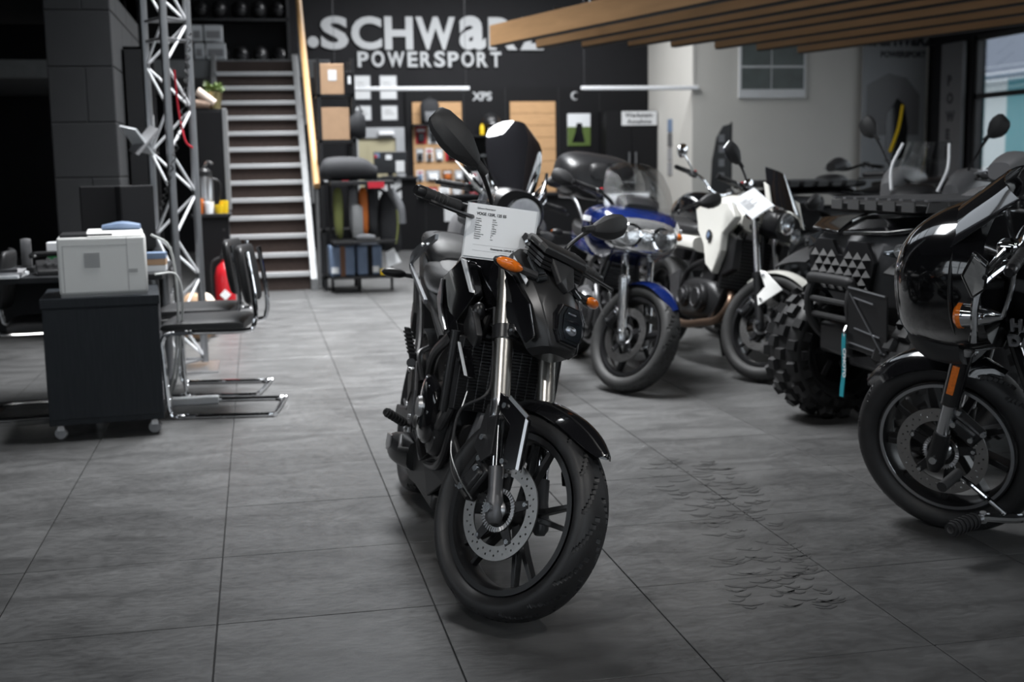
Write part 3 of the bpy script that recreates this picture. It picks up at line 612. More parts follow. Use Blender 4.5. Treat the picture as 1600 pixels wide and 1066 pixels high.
for k in range(3):
    tag(MB().bb(-.05, .05, -.06, .06, 0, .03).build('paper_block', ('paper_shade', 'cardboard', 'blue_grey')[k], smooth=0, loc=(-.52+.0*k, 6.62, .72+.032*k)), '%s note block in the small pile right of the printer' % ('white', 'brown', 'blue')[k], 'notepad', 'note blocks beside the printer')
cbl = tag(MB().tube([(-.50, 6.15, .93), (-.42, 6.2, .86), (-.40, 6.25, .62), (-.42, 6.28, .35), (-.47, 6.35, .12), (-.55, 6.5, .02)], .006, 6).build('printer_cable', 'cable'), 'upper pale printer cable curling down the cabinet side', 'cable')
tag(MB().tube([(-.49, 6.12, .74), (-.40, 6.2, .73), (-.375, 6.24, .60), (-.40, 6.3, .40), (-.43, 6.35, .2), (-.50, 6.55, .02)], .006, 6).build('power_cable', 'cable'), 'lower pale power cable beside the cabinet', 'cable')
tag(MB().bb(-.12, .12, -.03, .03, 0, .04).build('power_strip', 'paper_shade', smooth=0, bevel=.006, loc=(-.36, 6.62, 0)), 'white power strip on the floor by the chairs', 'power strip')
# cantilever chairs
def chair(name, label, loc, rz, group):
    c = thing(name, label, 'chair', loc, rz, group)
    r = .0125; hw = .225
    def side(s): return [(.0, hw*s, .44), (-.33, hw*s, .435), (-.40, hw*s, .40), (-.40, hw*s, .30), (-.385, hw*s, .05), (-.35, hw*s, .0125), (-.30, hw*s, .0125), (.10, hw*s, .0125)]
    path = side(-1)[::1]
    back = [(.03, -hw*.95, .83), (.06, -hw*.97, .60), (.055, -hw, .48), (0, -hw, .44)]
    MB().tube(back+path[1:]+[(.13, -hw+.03, .0125), (.13, hw-.03, .0125)]+side(1)[::-1][:-1]+[(0, hw, .44), (.055, hw, .48), (.06, hw*.97, .60), (.03, hw*.95, .83)], r, 10, 5).build('frame', 'chrome', c)
    ring = MB(); rg = []
    for (x, z, hh) in ((-.41, .452, .012), (-.38, .458, .03), (-.2, .46, .034), (-.05, .462, .034), (.0, .46, .02)):
        rg.append((x, 0, z+.004, hw-.005, hh, .55))
    MB().body(rg, 24, 4).build('seat', 'seat_leather', c)
    b = MB(); rings = []
    for (z, t, hw2) in ((.56, .012, .16), (.58, .022, .20), (.66, .026, .215), (.76, .026, .212), (.83, .022, .20), (.85, .010, .17)):
        cx = .06-.04*(z-.56)/.3; rings.append([V(cx+t*math.copysign(abs(math.cos(a))**.6, math.cos(a))-.028-.03*(1-abs(math.sin(a))), hw2*math.copysign(abs(math.sin(a))**.7, math.sin(a)), z) for a in np.linspace(0, 2*PI, 24, endpoint=False)])
    b.loft(rings, True, 3).build('backrest', 'seat_leather', c)
    for s in (-1, 1): MB().cyl((.12, s*(hw-.02), .0), (.09, s*(hw), .006), .014, n=8).build('foot_glide', 'plastic_black', c)
    return c
ch1 = chair('cantilever_chair', 'nearer chrome cantilever chair with black leather seat beside the printer cabinet', (-.055, 6.40, 0), math.radians(-8), 'visitor chairs')
ch2 = copy_tree(ch1); ch2.location = (-.13, 6.98, 0); ch2['label'] = 'farther chrome cantilever chair with black leather seat behind the first one'; ch2.rotation_euler = (0, 0, math.radians(-10))
ch3 = copy_tree(ch1); ch3.location = (-1.26, 6.62, 0); ch3['label'] = 'black cantilever chair in the dark on the far left of the cabinet'; ch3.rotation_euler = (0, 0, math.radians(186)); ch3['group'] = 'desk chairs'
# truss
tr = thing('lattice_truss', 'tall aluminium triangular lattice truss beside the stair', 'truss', (-.49, 7.86, 0))
C3 = [V(-.13, .10, 0), V(.0, -.13, 0), V(.13, .06, 0)]
for p in C3: MB().cyl(p+V(0, 0, .03), p+V(0, 0, ZC), .0245, n=18).build('chord', 'truss_alu', tr)
nd = 17; hz = (ZC-.1)/nd
for a, b in ((0, 1), (1, 2), (0, 2)):
    for k in range(nd):
        p, q = (C3[a], C3[b]) if k % 2 else (C3[b], C3[a])
        MB().cyl(p+V(0, 0, .06+k*hz), q+V(0, 0, .06+(k+1)*hz), .0085, n=8).build('diagonal', 'white_metal', tr)
    for z in (.05, 2.02, 2.14): MB().cyl(C3[a]+V(0, 0, z), C3[b]+V(0, 0, z), .009, n=8).build('cross_brace', 'truss_alu', tr)
MB().bb(-.22, .22, -.22, .22, 0, .012).build('base_plate', 'steel', tr, smooth=0, bevel=.003)
bj = [(-.44, 7.7, 1.83), (-.43, 7.74, 1.6), (-.40, 7.72, 1.42), (-.36, 7.74, 1.37)]
tag(MB().tube(bj, .006, 8).build('bungee_cord', 'red_card'), 'red cord tied to the truss', 'cord')
sp = [(-.34, 7.72, 2.05), (-.37, 7.70, 1.8), (-.42, 7.69, 1.5), (-.50, 7.69, 1.2), (-.56, 7.72, 1.0)]
P = catmull([V(*p) for p in sp], 24); H_ = [p+V(.012*math.cos(i*1.3), .012*math.sin(i*1.3), 0) for i, p in enumerate(P)]
tag(MB().tube(H_, .004, 5, 1).build('coiled_cable', 'rubber'), 'black coiled cable winding down the truss', 'cable')
mg = thing('magazine', 'folded magazine wedged in the truss', 'magazine', (-.66, 7.75, 1.36), 0)
for s_, m in ((1, 'grey_card'), (-1, 'paper_shade')): MB().box((.05*s_*.4, 0, .06), (.012, .18, .2), euler(.2, .7*s_, .5)).build('cover', m, mg, smooth=0)
# bookcase on the pier flank
bk = thing('binder_shelf', 'narrow black shelf of binders on the flank of the block pier', 'shelf', (PX1+.012, 10.75, 0))
MB().bb(0, .14, -.62, -.6, .6, 2.2).bb(0, .14, .6, .62, .6, 2.2).bb(0, .14, -.62, .62, .6, .62).bb(0, .14, -.62, .62, 1.38, 1.40).bb(0, .14, -.62, .62, 2.18, 2.2).bb(0, .01, -.62, .62, .6, 2.2).build('carcass', 'satin_black', bk, smooth=0)
for k in range(9):
    tag(MB().bb(.0, .12, -.035, .035, 0, .31).build('binder', ('paper_shade', 'orange', 'grey_card', 'brown', 'paper_shade', 'blue_grey', 'grey_card', 'cardboard', 'paper_shade')[k], smooth=0, bevel=.004, loc=(PX1+.03, 10.3+.085*k, 1.402)), 'upright binder, %s from the front on the pier shelf' % ('first', 'second', 'third', 'fourth', 'fifth', 'sixth', 'seventh', 'eighth', 'ninth')[k], 'binder', 'binders on the pier shelf')
# coffee corner
lk = thing('black_locker', 'slim black locker with a grey edge carrying plant and logs', 'locker', (-.33, 10.6, 0))
MB().bb(-.13, .09, -.02, .45, 0, 1.74).build('body', 'panel_black', lk, smooth=0, bevel=.004); MB().bb(.09, .125, -.03, .45, .9, 1.745).build('edge_profile', 'galv', lk, smooth=0, bevel=.003)
MB().bb(-.125, .085, -.03, -.02, .95, 1.72).build('door', 'panel_black', lk, smooth=0, bevel=.003)
co = thing('coffee_counter', 'low black counter with perforated side in front of the locker', 'counter', (-.33, 10.15, 0))
MB().bb(-.16, .11, 0, .4, 0, .86).build('body', 'panel_black', co, smooth=0, bevel=.003); MB().bb(-.18, .13, -.02, .42, .86, .89).build('top', 'desk_black', co, smooth=0, bevel=.004)
for k in range(9): MB().cyl((.07, -.003, .12+.08*k), (.07, .002, .12+.08*k), .012, n=10).build('hole_ring', 'matte_black', co)
tm = thing('vacuum_jug', 'steel vacuum jug with black pump lid on the coffee counter', 'jug', (-.40, 10.3, .89))
MB().lathe([(0, 0), (.07, 0), (.072, .02), (.07, .27), (.06, .30), (0, .30)], (0, 0, 0), (0, 0, 1), 24).build('body', 'steel', tm)
MB().lathe([(0, .30), (.065, .30), (.06, .34), (.04, .36), (0, .365)], (0, 0, 0), (0, 0, 1), 20).build('lid', 'satin_black', tm); MB().tube([(0, 0, .36), (.03, -.02, .41), (.07, -.05, .40)], .012, 8).build('spout', 'steel', tm); MB().tube([(.06, 0, .28), (.12, 0, .24), (.11, 0, .1), (.07, 0, .06)], .011, 8).build('handle', 'satin_black', tm)
for k, (x, y, r, h, m, lab) in enumerate(((-.37, 10.2, .04, .09, 'paper', 'white paper cup on the coffee counter'), (-.29, 10.2, .035, .07, 'yellow', 'yellow sugar tub on the coffee counter'), (-.25, 10.24, .035, .10, 'yellow', 'taller yellow tub at the counter edge'), (-.45, 10.2, .04, .12, 'orange', 'orange snack pack at the left of the coffee counter'))):
    tag(MB().lathe([(0, 0), (r*.85, 0), (r, h*.9), (r, h), (r*.7, h), (0, h)], (0, 0, 0), (0, 0, 1), 16).build('tub', m, loc=(x, y, .89)), lab, 'tub', 'tubs on the coffee counter')
pp = thing('potted_plant', 'small green succulent in a brass pot on the locker', 'plant', (-.305, 10.72, 1.745))
MB().lathe([(0, 0), (.055, 0), (.07, .13), (.07, .14), (.055, .14), (.05, .11), (0, .11)], (0, 0, 0), (0, 0, 1), 24).build('pot', 'brass', pp)
lf = None
for k in range(46):
    if lf is None: lf = o = MB().body([(0, 0, 0, .004, .002), (.03, 0, .004, .014, .004), (.06, 0, .0, .009, .003), (.078, 0, -.004, .001, .001)], 8, 2).build('leaf', 'leaf', pp)
    else: o = lf.copy(); COL.objects.link(o)
    a = k*2.4; e_ = random.uniform(-.1, 1.3); o.location = (.03*math.cos(a), .03*math.sin(a), .14+random.uniform(0, .03)); o.rotation_euler = (random.uniform(-.5, .5), -e_, a)
for k, (x, z, ry, L_, m) in enumerate(((-.39, 1.782, .1, .11, 'bark'), (-.365, 1.835, .65, .17, 'bark_pale'), (-.40, 1.782, .0, .10, 'bark'))):
    c_ = rotm((0, 1, 0), ry)
    lo = thing('birch_log', ('dark split log at the bottom of the log pile', 'pale birch log lying across the pile', 'short log behind the birch pile')[k], 'log', (x, 10.6+.07*(k == 2), z), 0, 'logs on the locker')
    e0, e1 = c_@V(-L_/2, 0, 0), c_@V(L_/2, 0, 0); MB().cyl(e0, e1, .036, .034, 16).build('bark', m, lo); MB().cyl(e1, e1*1.01, .030, n=14).build('cut_face', 'cardboard', lo)
fx = thing('fire_extinguisher', 'red fire extinguisher on the floor by the coffee counter', 'extinguisher', (-.26, 9.75, 0))
MB().lathe([(0, 0), (.075, 0), (.08, .02), (.08, .42), (.06, .49), (.025, .53), (.025, .55), (0, .55)], (0, 0, 0), (0, 0, 1), 28).build('cylinder', 'extinguisher', fx)
MB().box((.0, 0, .57), (.05, .05, .05)).box((.04, 0, .61), (.12, .025, .015)).build('valve', 'satin_black', fx, bevel=.005); MB().tube([(-.02, 0, .57), (-.1, 0, .5), (-.1, 0, .2)], .01, 8).build('hose', 'rubber', fx); MB().box((0, -.079, .28), (.06, .006, .06), euler(0, .78, 0)).build('label_diamond', 'paper', fx, smooth=0)
for k, (x, z, rr, m, lab) in enumerate(((-.47, .17, .2, 'cardboard', 'brown paper bag leaning behind the truss'), (-.42, .16, -.3, 'bark_pale', 'crumpled pale bag behind the truss'), (-.55, .10, .4, 'green', 'green carton standing behind the truss base'))):
    b_ = tag(MB().body([(-.08, 0, 0, .06, z*.8, .6), (-.03, .01, .02, .09, z*.95, .6), (.05, -.01, .0, .08, z, .6), (.1, 0, -.02, .05, z*.75, .6)], 14, 3).build('shopping_bag', m, loc=(x, 9.15+.22*k, z)), lab, 'bag', 'bags behind the truss'); b_.rotation_euler = (0, 0, rr)
# ------------------------------------------------------------------ open shelf right of the stair
su = thing('storage_shelf', 'open black storage shelf standing beside the stair foot', 'shelf', (.93, 12.75, 0))
for x in (-.265, .075):
    for y in (-.20, .22): MB().bb(x-.02, x+.02, y-.02, y+.02, 0, 2.32).build('post', 'satin_black', su, smooth=0)
for z in (.15, .62, 1.10, 1.52, 1.97): MB().bb(-.285, .095, -.22, .24, z-.025, z).build('shelf_board', 'satin_black', su, smooth=0)
def carton(x, y, z, sx, sy, sz, lab, m='cardboard', lbl=True, rz=0):
    b_ = tag(MB().bb(-sx/2, sx/2, -sy/2, sy/2, 0, sz).build('carton', m, smooth=0, bevel=.004, loc=(x, y, z)), lab, 'box', 'cartons on the storage shelf'); b_.rotation_euler = (0, 0, rz)
    if lbl: MB().bb(-sx*.1, sx*.22, -sy/2-.003, -sy/2, sz*.45, sz*.8).build('address_label', 'paper_shade', b_, smooth=0)
    return b_
carton(.79, 12.72, 1.97, .26, .34, .30, 'brown cardboard carton with a white label on the top storage shelf')
carton(.965, 12.66, 1.97, .09, .3, .22, 'black carton with a white label beside the top brown carton', 'panel_black')
carton(.81, 12.72, 1.52, .30, .36, .32, 'plain brown cardboard carton on the second storage shelf', lbl=False)
jk = thing('bag_black', 'dark rounded bag hanging over the second storage shelf', 'bag', (1.05, 12.60, 1.52)); MB().body([(-.09, 0, .13, .1, .10), (0, 0, .15, .13, .15), (.07, 0, .13, .09, .11)], 14, 3).build('body', 'fabric_dark', jk); MB().tube([(-.05, 0, .27), (0, 0, .34), (.05, 0, .27)], .01, 6).build('strap', 'fabric_dark', jk)
for k in range(5):
    tag(MB().bb(-.034, .034, -.1, .1, 0, (.16, .22, .18, .24, .2)[k]).build('small_box', ('paper_shade', 'screen', 'screen', 'red_card', 'screen')[k], smooth=0, bevel=.003, loc=(.69+.07*k, 12.66, 1.102)), '%s small box, %s from the left on the third storage shelf' % (('white', 'black', 'black', 'red', 'black')[k], ('first', 'second', 'third', 'fourth', 'fifth')[k]), 'box', 'small boxes on the storage shelf')
bg = thing('duffel_bag', 'dark grey duffel bag on the low table before the storage shelf', 'bag', (.93, 12.28, 1.11)); MB().body([(-.3, 0, .08, .1, .05), (-.22, 0, .12, .15, .11), (.1, 0, .12, .15, .11), (.26, 0, .08, .1, .06)], 16, 4).build('body', 'fabric_dark', bg)
hg = thing('clothes_stand', 'black shop rail with riding clothes before the storage shelf', 'rack', (1.0, 12.28, 0))
MB().bb(-.28, .34, -.22, .22, 1.07, 1.11).build('top_board', 'satin_black', hg, smooth=0, bevel=.004); MB().bb(-.28, .34, -.24, .22, .50, .53).build('lower_board', 'satin_black', hg, smooth=0, bevel=.004)
for x in (-.27, .33): MB().cyl((x, .18, 0), (x, .18, 1.07), .014, n=8).build('post', 'matte_black', hg)
MB().bb(.08, .24, -.235, -.22, 1.04, 1.10).build('brand_tag', 'red_card', hg, smooth=0)
for k, (x, m, lab) in enumerate(((.80, 'hi_viz', 'olive riding jacket hanging leftmost under the shop rail'), (.95, 'fabric_grey', 'pale grey riding trousers hanging under the shop rail'), (1.05, 'orange', 'orange strap vest hanging under the shop rail'), (1.14, 'fabric_dark', 'dark riding jacket with lime edge under the shop rail'))):
    g_ = tag(MB().body([(-.05, 0, -.17, .05, .02), (-.035, 0, -.22, .08, .22), (.03, 0, -.24, .08, .25), (.05, 0, -.2, .04, .08)], 14, 3).build('garment', m, loc=(x, 12.3, 1.03)), lab, 'clothing', 'garments under the rail')
bo = thing('riding_boots', 'pair-of-boots box of pale shin guards on the lower board', 'boots', (.98, 12.2, .53)); MB().body([(-.05, 0, .18, .05, .17), (.0, 0, .18, .06, .18), (.05, 0, .17, .05, .16)], 12, 3).build('shaft', 'galv', bo); MB().body([(-.02, 0, .03, .05, .03), (.1, -.05, .03, .04, .03), (.16, -.08, .025, .02, .02)], 12, 3).build('foot', 'fabric_grey', bo)
rj = thing('hanging_jacket', 'dark grey jacket with lime edging hanging off the rail end', 'clothing', (1.30, 12.35, .40))
MB().body([(-.10, 0, .32, .05, .10), (-.06, 0, .30, .09, .28), (.05, 0, .28, .09, .30), (.12, 0, .2, .06, .2)], 16, 3).build('body', 'fabric_dark', rj); MB().tube([(.02, -.05, .62), (.11, -.07, .45), (.13, -.06, .28)], .045, 10).build('sleeve', 'fabric_grey', rj); MB().tube([(.08, -.09, .42), (.085, -.095, .25), (.06, -.09, .08)], .010, 6).build('lime_edge', 'hi_viz', rj)
for k in range(2):
    b_ = thing('blue_parcel', ('left blue-grey wrapped parcel with a brown band at the shelf foot', 'right blue-grey wrapped parcel at the shelf foot')[k], 'parcel', (.82+.27*k, 12.45, .17), 0, 'blue parcels')
    MB().bb(-.125, .125, -.2, .2, 0, .30).build('wrap', 'blue_grey', b_, smooth=30, bevel=.02)
    MB().bb(-.02, .03, -.206, -.2, 0, .30).build('band', 'brown' if k == 0 else 'panel_black', b_, smooth=0); MB().bb(.0 if k else -.11, .09 if k else -.04, -.205, -.2, .03, .09).build('address_label', 'paper', b_, smooth=0)
MB().bb(-.28, .34, -.12, .34, .145, .17).build('foot_board', 'satin_black', hg, smooth=0)
tag(MB().bb(-.03, .03, -.04, .04, 0, .06).build('yellow_tub', 'yellow', smooth=0, bevel=.008, loc=(1.22, 12.22, .172)), 'small yellow tub beside the blue parcels', 'tub')
tag(MB().prism([(-.05, 0), (.09, .06), (.02, .2), (-.06, .16)], (0, 0, 0), (1, 0, 0), (0, 0, 1), .004).build('price_card', 'paper', smooth=0, loc=(1.31, 12.2, .24)), 'white price card hanging beside the parcels', 'card')
# ------------------------------------------------------------------ motorcycle kit (x forward, y left, z up, origin = rear contact)
def plate(pts, th):
    P_ = [V(*p) for p in pts]; n = len(P_); c = sum(P_)/n
    nn = unit(sum(np.cross(P_[i]-c, P_[(i+1) % n]-c) for i in range(n))); o = nn*th/2
    return MB().add([p+o for p in P_]+[p-o for p in P_]+[c+o*1.0, c-o*1.0], [(i, (i+1) % n, 2*n) for i in range(n)]+[(n+(i+1) % n, n+i, 2*n+1) for i in range(n)]+[((i+1) % n, i, n+i, n+(i+1) % n) for i in range(n)])
def mirrorp(pts): return [(p[0], -p[1], p[2]) for p in pts][::-1]
class Bike:
    def __init__(b, name, label, cat, x, y, psi, lean, steer, L, R, Rr, rake=.436, off=.04, group=None, z=0):
        b.root = empty(name, (x, y, z)); tag(b.root, label, cat, group)
        b.root.rotation_mode = 'QUATERNION'
        b.root.rotation_quaternion = (Matrix.Rotation(psi, 3, 'Z')@Matrix.Rotation(-lean, 3, 'X')).to_quaternion()
        b.L, b.R, b.Rr = L, R, Rr
        b.F = V(L, 0, R); b.n = V(math.cos(rake), 0, math.sin(rake)); b.u = V(-math.sin(rake), 0, math.cos(rake))
        b.A = b.F-off*b.n; RS = rotm(b.u, steer); b.X = np.eye(4); b.X[:3, :3] = RS; b.X[:3, 3] = b.A-RS@b.A
        b.lastS = {}
    def p(b, mb, name, m, S=False, parent=None, smooth=35, bevel=0, seg=2):
        o = mb.build(name, m, parent or b.root, smooth, bevel, seg, X=b.X if S else None); return o
    def bolts(b, pts, axis, r=.007, S=False, parent=None, m='bolt'):
        for q in pts:
            q = V(*q); a = unit(axis); b.p(MB().cyl(q-a*.004, q+a*.006, r, r*.9, 8), 'bolt', m, S, parent)
    def wheel(b, front, W, rim, style='pairs', n=5, disc=(), m_rim='satin_black', discR=.14, tread=True, tyre='tyre', nth=300, m_lip=None, spw=.016):
        S = front; c = b.F if front else V(0, 0, b.Rr); R = b.R if front else b.Rr; Wr = W*.72
        prof = [(rim+.006, -Wr), (rim-.010, -Wr), (rim-.014, -Wr+.008), (rim-.020, -Wr*.45), (rim-.020, Wr*.45), (rim-.014, Wr-.008), (rim-.010, Wr), (rim+.006, Wr), (rim-.002, Wr-.006), (rim-.008, 0), (rim-.002, -Wr+.006)]
        rm = MB().lathe(prof, c, (0, 1, 0), 72, True); w_ = b.p(rm, 'front_wheel' if front else 'rear_wheel', m_rim, S)
        # tyre
        r0, hr = (R+rim)/2, (R-rim)/2; nt = 48 if nth > 500 else 28; vs = []; fs = []
        for i in range(nth):
            th = 2*PI*i/nth
            for j in range(nt):
                t = 2*PI*j/nt; q = math.sin(t); r = r0+hr*math.copysign(abs(q)**.85, q); y = W*math.copysign(abs(math.cos(t))**.8, math.cos(t))*(1 if q > 0 else .8+.2*(1+q))
                if tread and q > .3:
                    u_ = abs(y)/W; k = (th*17/(2*PI)+(.5 if y > 0 else 0)+u_*1.25) % 1
                    if .10 < u_ < .9 and k < .12: r -= .008
                vs.append(c+V(r*math.cos(th), y, r*math.sin(th)))
        for i in range(nth):
            for j in range(nt): fs.append((i*nt+j, ((i+1) % nth)*nt+j, ((i+1) % nth)*nt+(j+1) % nt, i*nt+(j+1) % nt))
        b.p(MB().add(vs, fs), 'tyre', tyre, S, w_, smooth=28)
        b.p(MB().lathe([(0, -.055), (.022, -.055), (.03, -.04), (.034, -.02), (.034, .02), (.03, .04), (.022, .055), (0, .055)], c, (0, 1, 0), 24), 'hub', m_rim, S, w_)
        def spoke(a0, a1, w0, w1, t0, t1, bend=0):
            rings = []
            for f_ in (0, .5, 1):
                r = .028+(rim-.018-.028)*f_; a = a0+(a1-a0)*f_+bend*math.sin(PI*f_); ww = w0+(w1-w0)*f_; tt = t0+(t1-t0)*f_
                d = V(math.cos(a), 0, math.sin(a)); e = V(-math.sin(a), 0, math.cos(a))
                rings.append([c+d*r+e*ww/2*sx+V(0, tt/2*sy, 0) for sx, sy in ((-1, -1), (1, -1), (1, 1), (-1, 1))])
            return MB().loft(rings, True, 3 if bend else 1)
        for k in range(n):
            a = 2*PI*k/n+.3
            if style == 'pairs':
                for s_ in (-1, 1): b.p(spoke(a+s_*.10, a+s_*.17, spw*1.2, spw*.75, .03, .022), 'spoke', m_rim, S, w_, bevel=.002)
            elif style == 'curved':
                sp = b.p(spoke(a, a+.35, .03, .022, .03, .05, .12), 'spoke', m_rim, S, w_, bevel=.003)
            else:
                b.p(spoke(a, a+.1, .034, .024, .035, .03), 'spoke', m_rim, S, w_, bevel=.003)
        if m_lip:
            for sy in (-1, 1): b.p(MB().lathe([(rim-.0105, sy*Wr), (rim+.0, sy*Wr), (rim+.0, sy*(Wr+.002)), (rim-.0105, sy*(Wr+.002))], c, (0, 1, 0), 72, True), 'rim_edge', m_lip, S, w_)
        for sy in disc: b.disc(c, sy, discR, S, w_)
        b.p(MB().cyl(c-V(0, .115, 0), c+V(0, .115, 0), .011, n=14), 'axle', 'steel', S, w_)
        return w_
    def disc(b, c, sy, R, S, parent, yo=.072):
        """drilled brake disc: solid grid with holes left open"""
        na, nr = 144, 7; r1, r2 = R*.71, R; vs = []; fs = []; th = .0045; y0 = sy*yo
        def wob(a): return 0
        for z in (0, 1):
            for i in range(na):
                for j in range(nr+1):
                    r = r1+(r2-r1)*j/nr; a = 2*PI*i/na; vs.append(c+V(r*math.cos(a), y0+(z-.5)*th, r*math.sin(a)))
        keep = lambda i, j: not ((i % 6 == 1 and j == 4) or (i % 6 == 4 and j == 2)) if 0 <= j < nr else False
        I = lambda z, i, j: z*na*(nr+1)+(i % na)*(nr+1)+j
        for i in range(na):
            for j in range(nr):
                if not keep(i, j): continue
                fs.append((I(1, i, j), I(1, i+1, j), I(1, i+1, j+1), I(1, i, j+1))); fs.append((I(0, i, j), I(0, i, j+1), I(0, i+1, j+1), I(0, i+1, j)))
                for (di, dj, e0, e1) in ((0, -1, (0, 0), (1, 0)), (0, 1, (0, 1), (1, 1)), (-1, 0, (0, 0), (0, 1)), (1, 0, (1, 0), (1, 1))):
                    if not keep((i+di) % na, j+dj): fs.append((I(0, i+e0[0], j+e0[1]), I(0, i+e1[0], j+e1[1]), I(1, i+e1[0], j+e1[1]), I(1, i+e0[0], j+e0[1])))
        d = b.p(MB().add(vs, fs), 'brake_disc', 'disc_steel', S, parent)
        car = MB()
        for k in range(5):
            a = 2*PI*k/5+.5; e = V(-math.sin(a), 0, math.cos(a)); q = V(math.cos(a), 0, math.sin(a)); cc = c+V(0, y0, 0)
            car.add([cc+q*.045+e*.016+V(0, s_*.003, 0) for s_ in (-1, 1)]+[cc+q*.045-e*.016+V(0, s_*.003, 0) for s_ in (-1, 1)]+[cc+q*R*.76+e*.011+V(0, s_*.003, 0) for s_ in (-1, 1)]+[cc+q*R*.76-e*.011+V(0, s_*.003, 0) for s_ in (-1, 1)], [(0, 1, 3, 2), (4, 6, 7, 5), (0, 4, 5, 1), (2, 3, 7, 6), (0, 2, 6, 4), (1, 5, 7, 3)])
            b.bolts([tuple(c+q*R*.70+V(0, y0+sy*.004, 0))], (0, sy, 0), .0075, S, parent)
        b.p(car, 'disc_carrier', 'satin_black', S, parent)
        # toothed speed-sensor ring
        ring = MB().lathe([(.046, y0+sy*.004), (.058, y0+sy*.004), (.058, y0+sy*.007), (.046, y0+sy*.007)], c, (0, 1, 0), 48, True)
        for k in range(40):
            a = 2*PI*k/40; q = V(math.cos(a), 0, math.sin(a)); e = V(-math.sin(a), 0, math.cos(a))
            ring.box(c+q*.054+V(0, y0+sy*.009, 0), (.012, .004, .003), np.column_stack([q, V(0, 1, 0), e]))
        b.p(ring, 'sensor_ring', 'steel', S, parent)
        b.p(MB().lathe([(.0, y0-.01), (.03, y0-.01), (.03, y0+sy*.012), (.02, y0+sy*.028), (0, y0+sy*.028)], c, (0, 1, 0), 20), 'hub_cap', 'steel', S, parent)
    def tube(b, pts, r, name, m, S=False, parent=None, n=10, k=5): return b.p(MB().tube(pts, r, n, k), name, m, S, parent)
    def fk(b, s, y, dn=0.): return b.F+b.u*s+b.n*dn+V(0, y, 0)
    def caliper(b, sy, R=.14, ang=2.75):
        c = b.F+V(0, sy*.072, 0); q = V(math.cos(ang), 0, math.sin(ang)); e = V(-math.sin(ang), 0, math.cos(ang)); Rm = np.column_stack([q, V(0, 1, 0), e])
        o = b.p(MB().box(c+q*R*.88+V(0, sy*.012, 0), (.062, .05, .115), Rm).box(c+q*R*.88+V(0, sy*.038, 0), (.045, .02, .08), Rm), 'brake_caliper', 'satin_black', True, None, bevel=.01)
        b.bolts([tuple(c+q*R*(.88)+e*t+V(0, sy*.05, 0)) for t in (-.035, .035)]+[tuple(c+q*R*1.1+e*t+V(0, sy*.03, 0)) for t in (-.05, .05)], (0, sy, 0), .010, True, o)
        return o
    def mirror(b, base, inner, outer, h, facing, S=True, depth=.03):
        base, inner, outer = V(*base), V(*inner), V(*outer); ax = unit(outer-inner); f = unit(V(*facing)-ax*np.dot(facing, ax)); up = unit(np.cross(f, ax)); up = up if up[2] > 0 else -up
        Ln = np.linalg.norm(outer-inner); rings = []
        for t, hh, dd in ((0, .12, .25), (.12, .5, .6), (.4, .93, 1.), (.62, 1., 1.), (.86, .85, .75), (.97, .6, .45), (1., .42, .25)):
            c = inner+ax*Ln*t+up*h*.10*(t-.4); a = h/2*hh; d = depth*dd
            rings.append([c+up*a*y_+f*(d*x_) for x_, y_ in ((0, -1), (.55, -.86), (1, -.25), (1, .12), (.6, .82), (0, 1), (-.28, .95), (-.28, -.95))])
        sh = b.p(MB().loft(rings, True, 1), 'mirror', 'matte_black', S, None, smooth=25, bevel=.004)
        g = [inner+ax*Ln*t+up*h*.1*(t-.4)+up*h/2*hh*.9*s_-f*depth*.34 for t, hh, s_ in ((.12, .5, -1), (.62, 1, -1), (.96, .6, -1), (.96, .6, 1), (.62, 1, 1), (.12, .5, 1))]
        b.p(plate(g, .002), 'glass', 'mirror_glass', S, sh, smooth=0)
        b.p(MB().tube([base, base+V(0, 0, .02), base*.45+inner*.55+V(0, 0, .012), inner+ax*.01], [.008, .0065, .0065, .009], 10), 'stem', 'satin_black', S, sh)
        b.p(MB().cyl(inner-ax*.03, inner+ax*.02, .010, .014, 12), 'joint_boot', 'rubber', S, sh)
        return sh
    def indicator(b, p, f, out, S=True, name='indicator', m='amber', ln=.07, r=.022):
        p = V(*p); f = unit(f); out = unit(out); up = np.cross(f, out); R = np.column_stack([f, out, up])
        o = b.p(MB().ell(p-f*.008, (.016, ln*.55, r*1.1), R, 18, 10), name, 'satin_black', S); b.p(MB().ell(p+f*.004, (.014, ln*.5, r*.95), R, 18, 10), 'lens', m, S, o)
        b.p(MB().cyl(p-out*ln*.4-f*.006, p-out*(ln*.5+.05)-f*.01, .010, .013, 10), 'stalk', 'rubber', S, o); return o
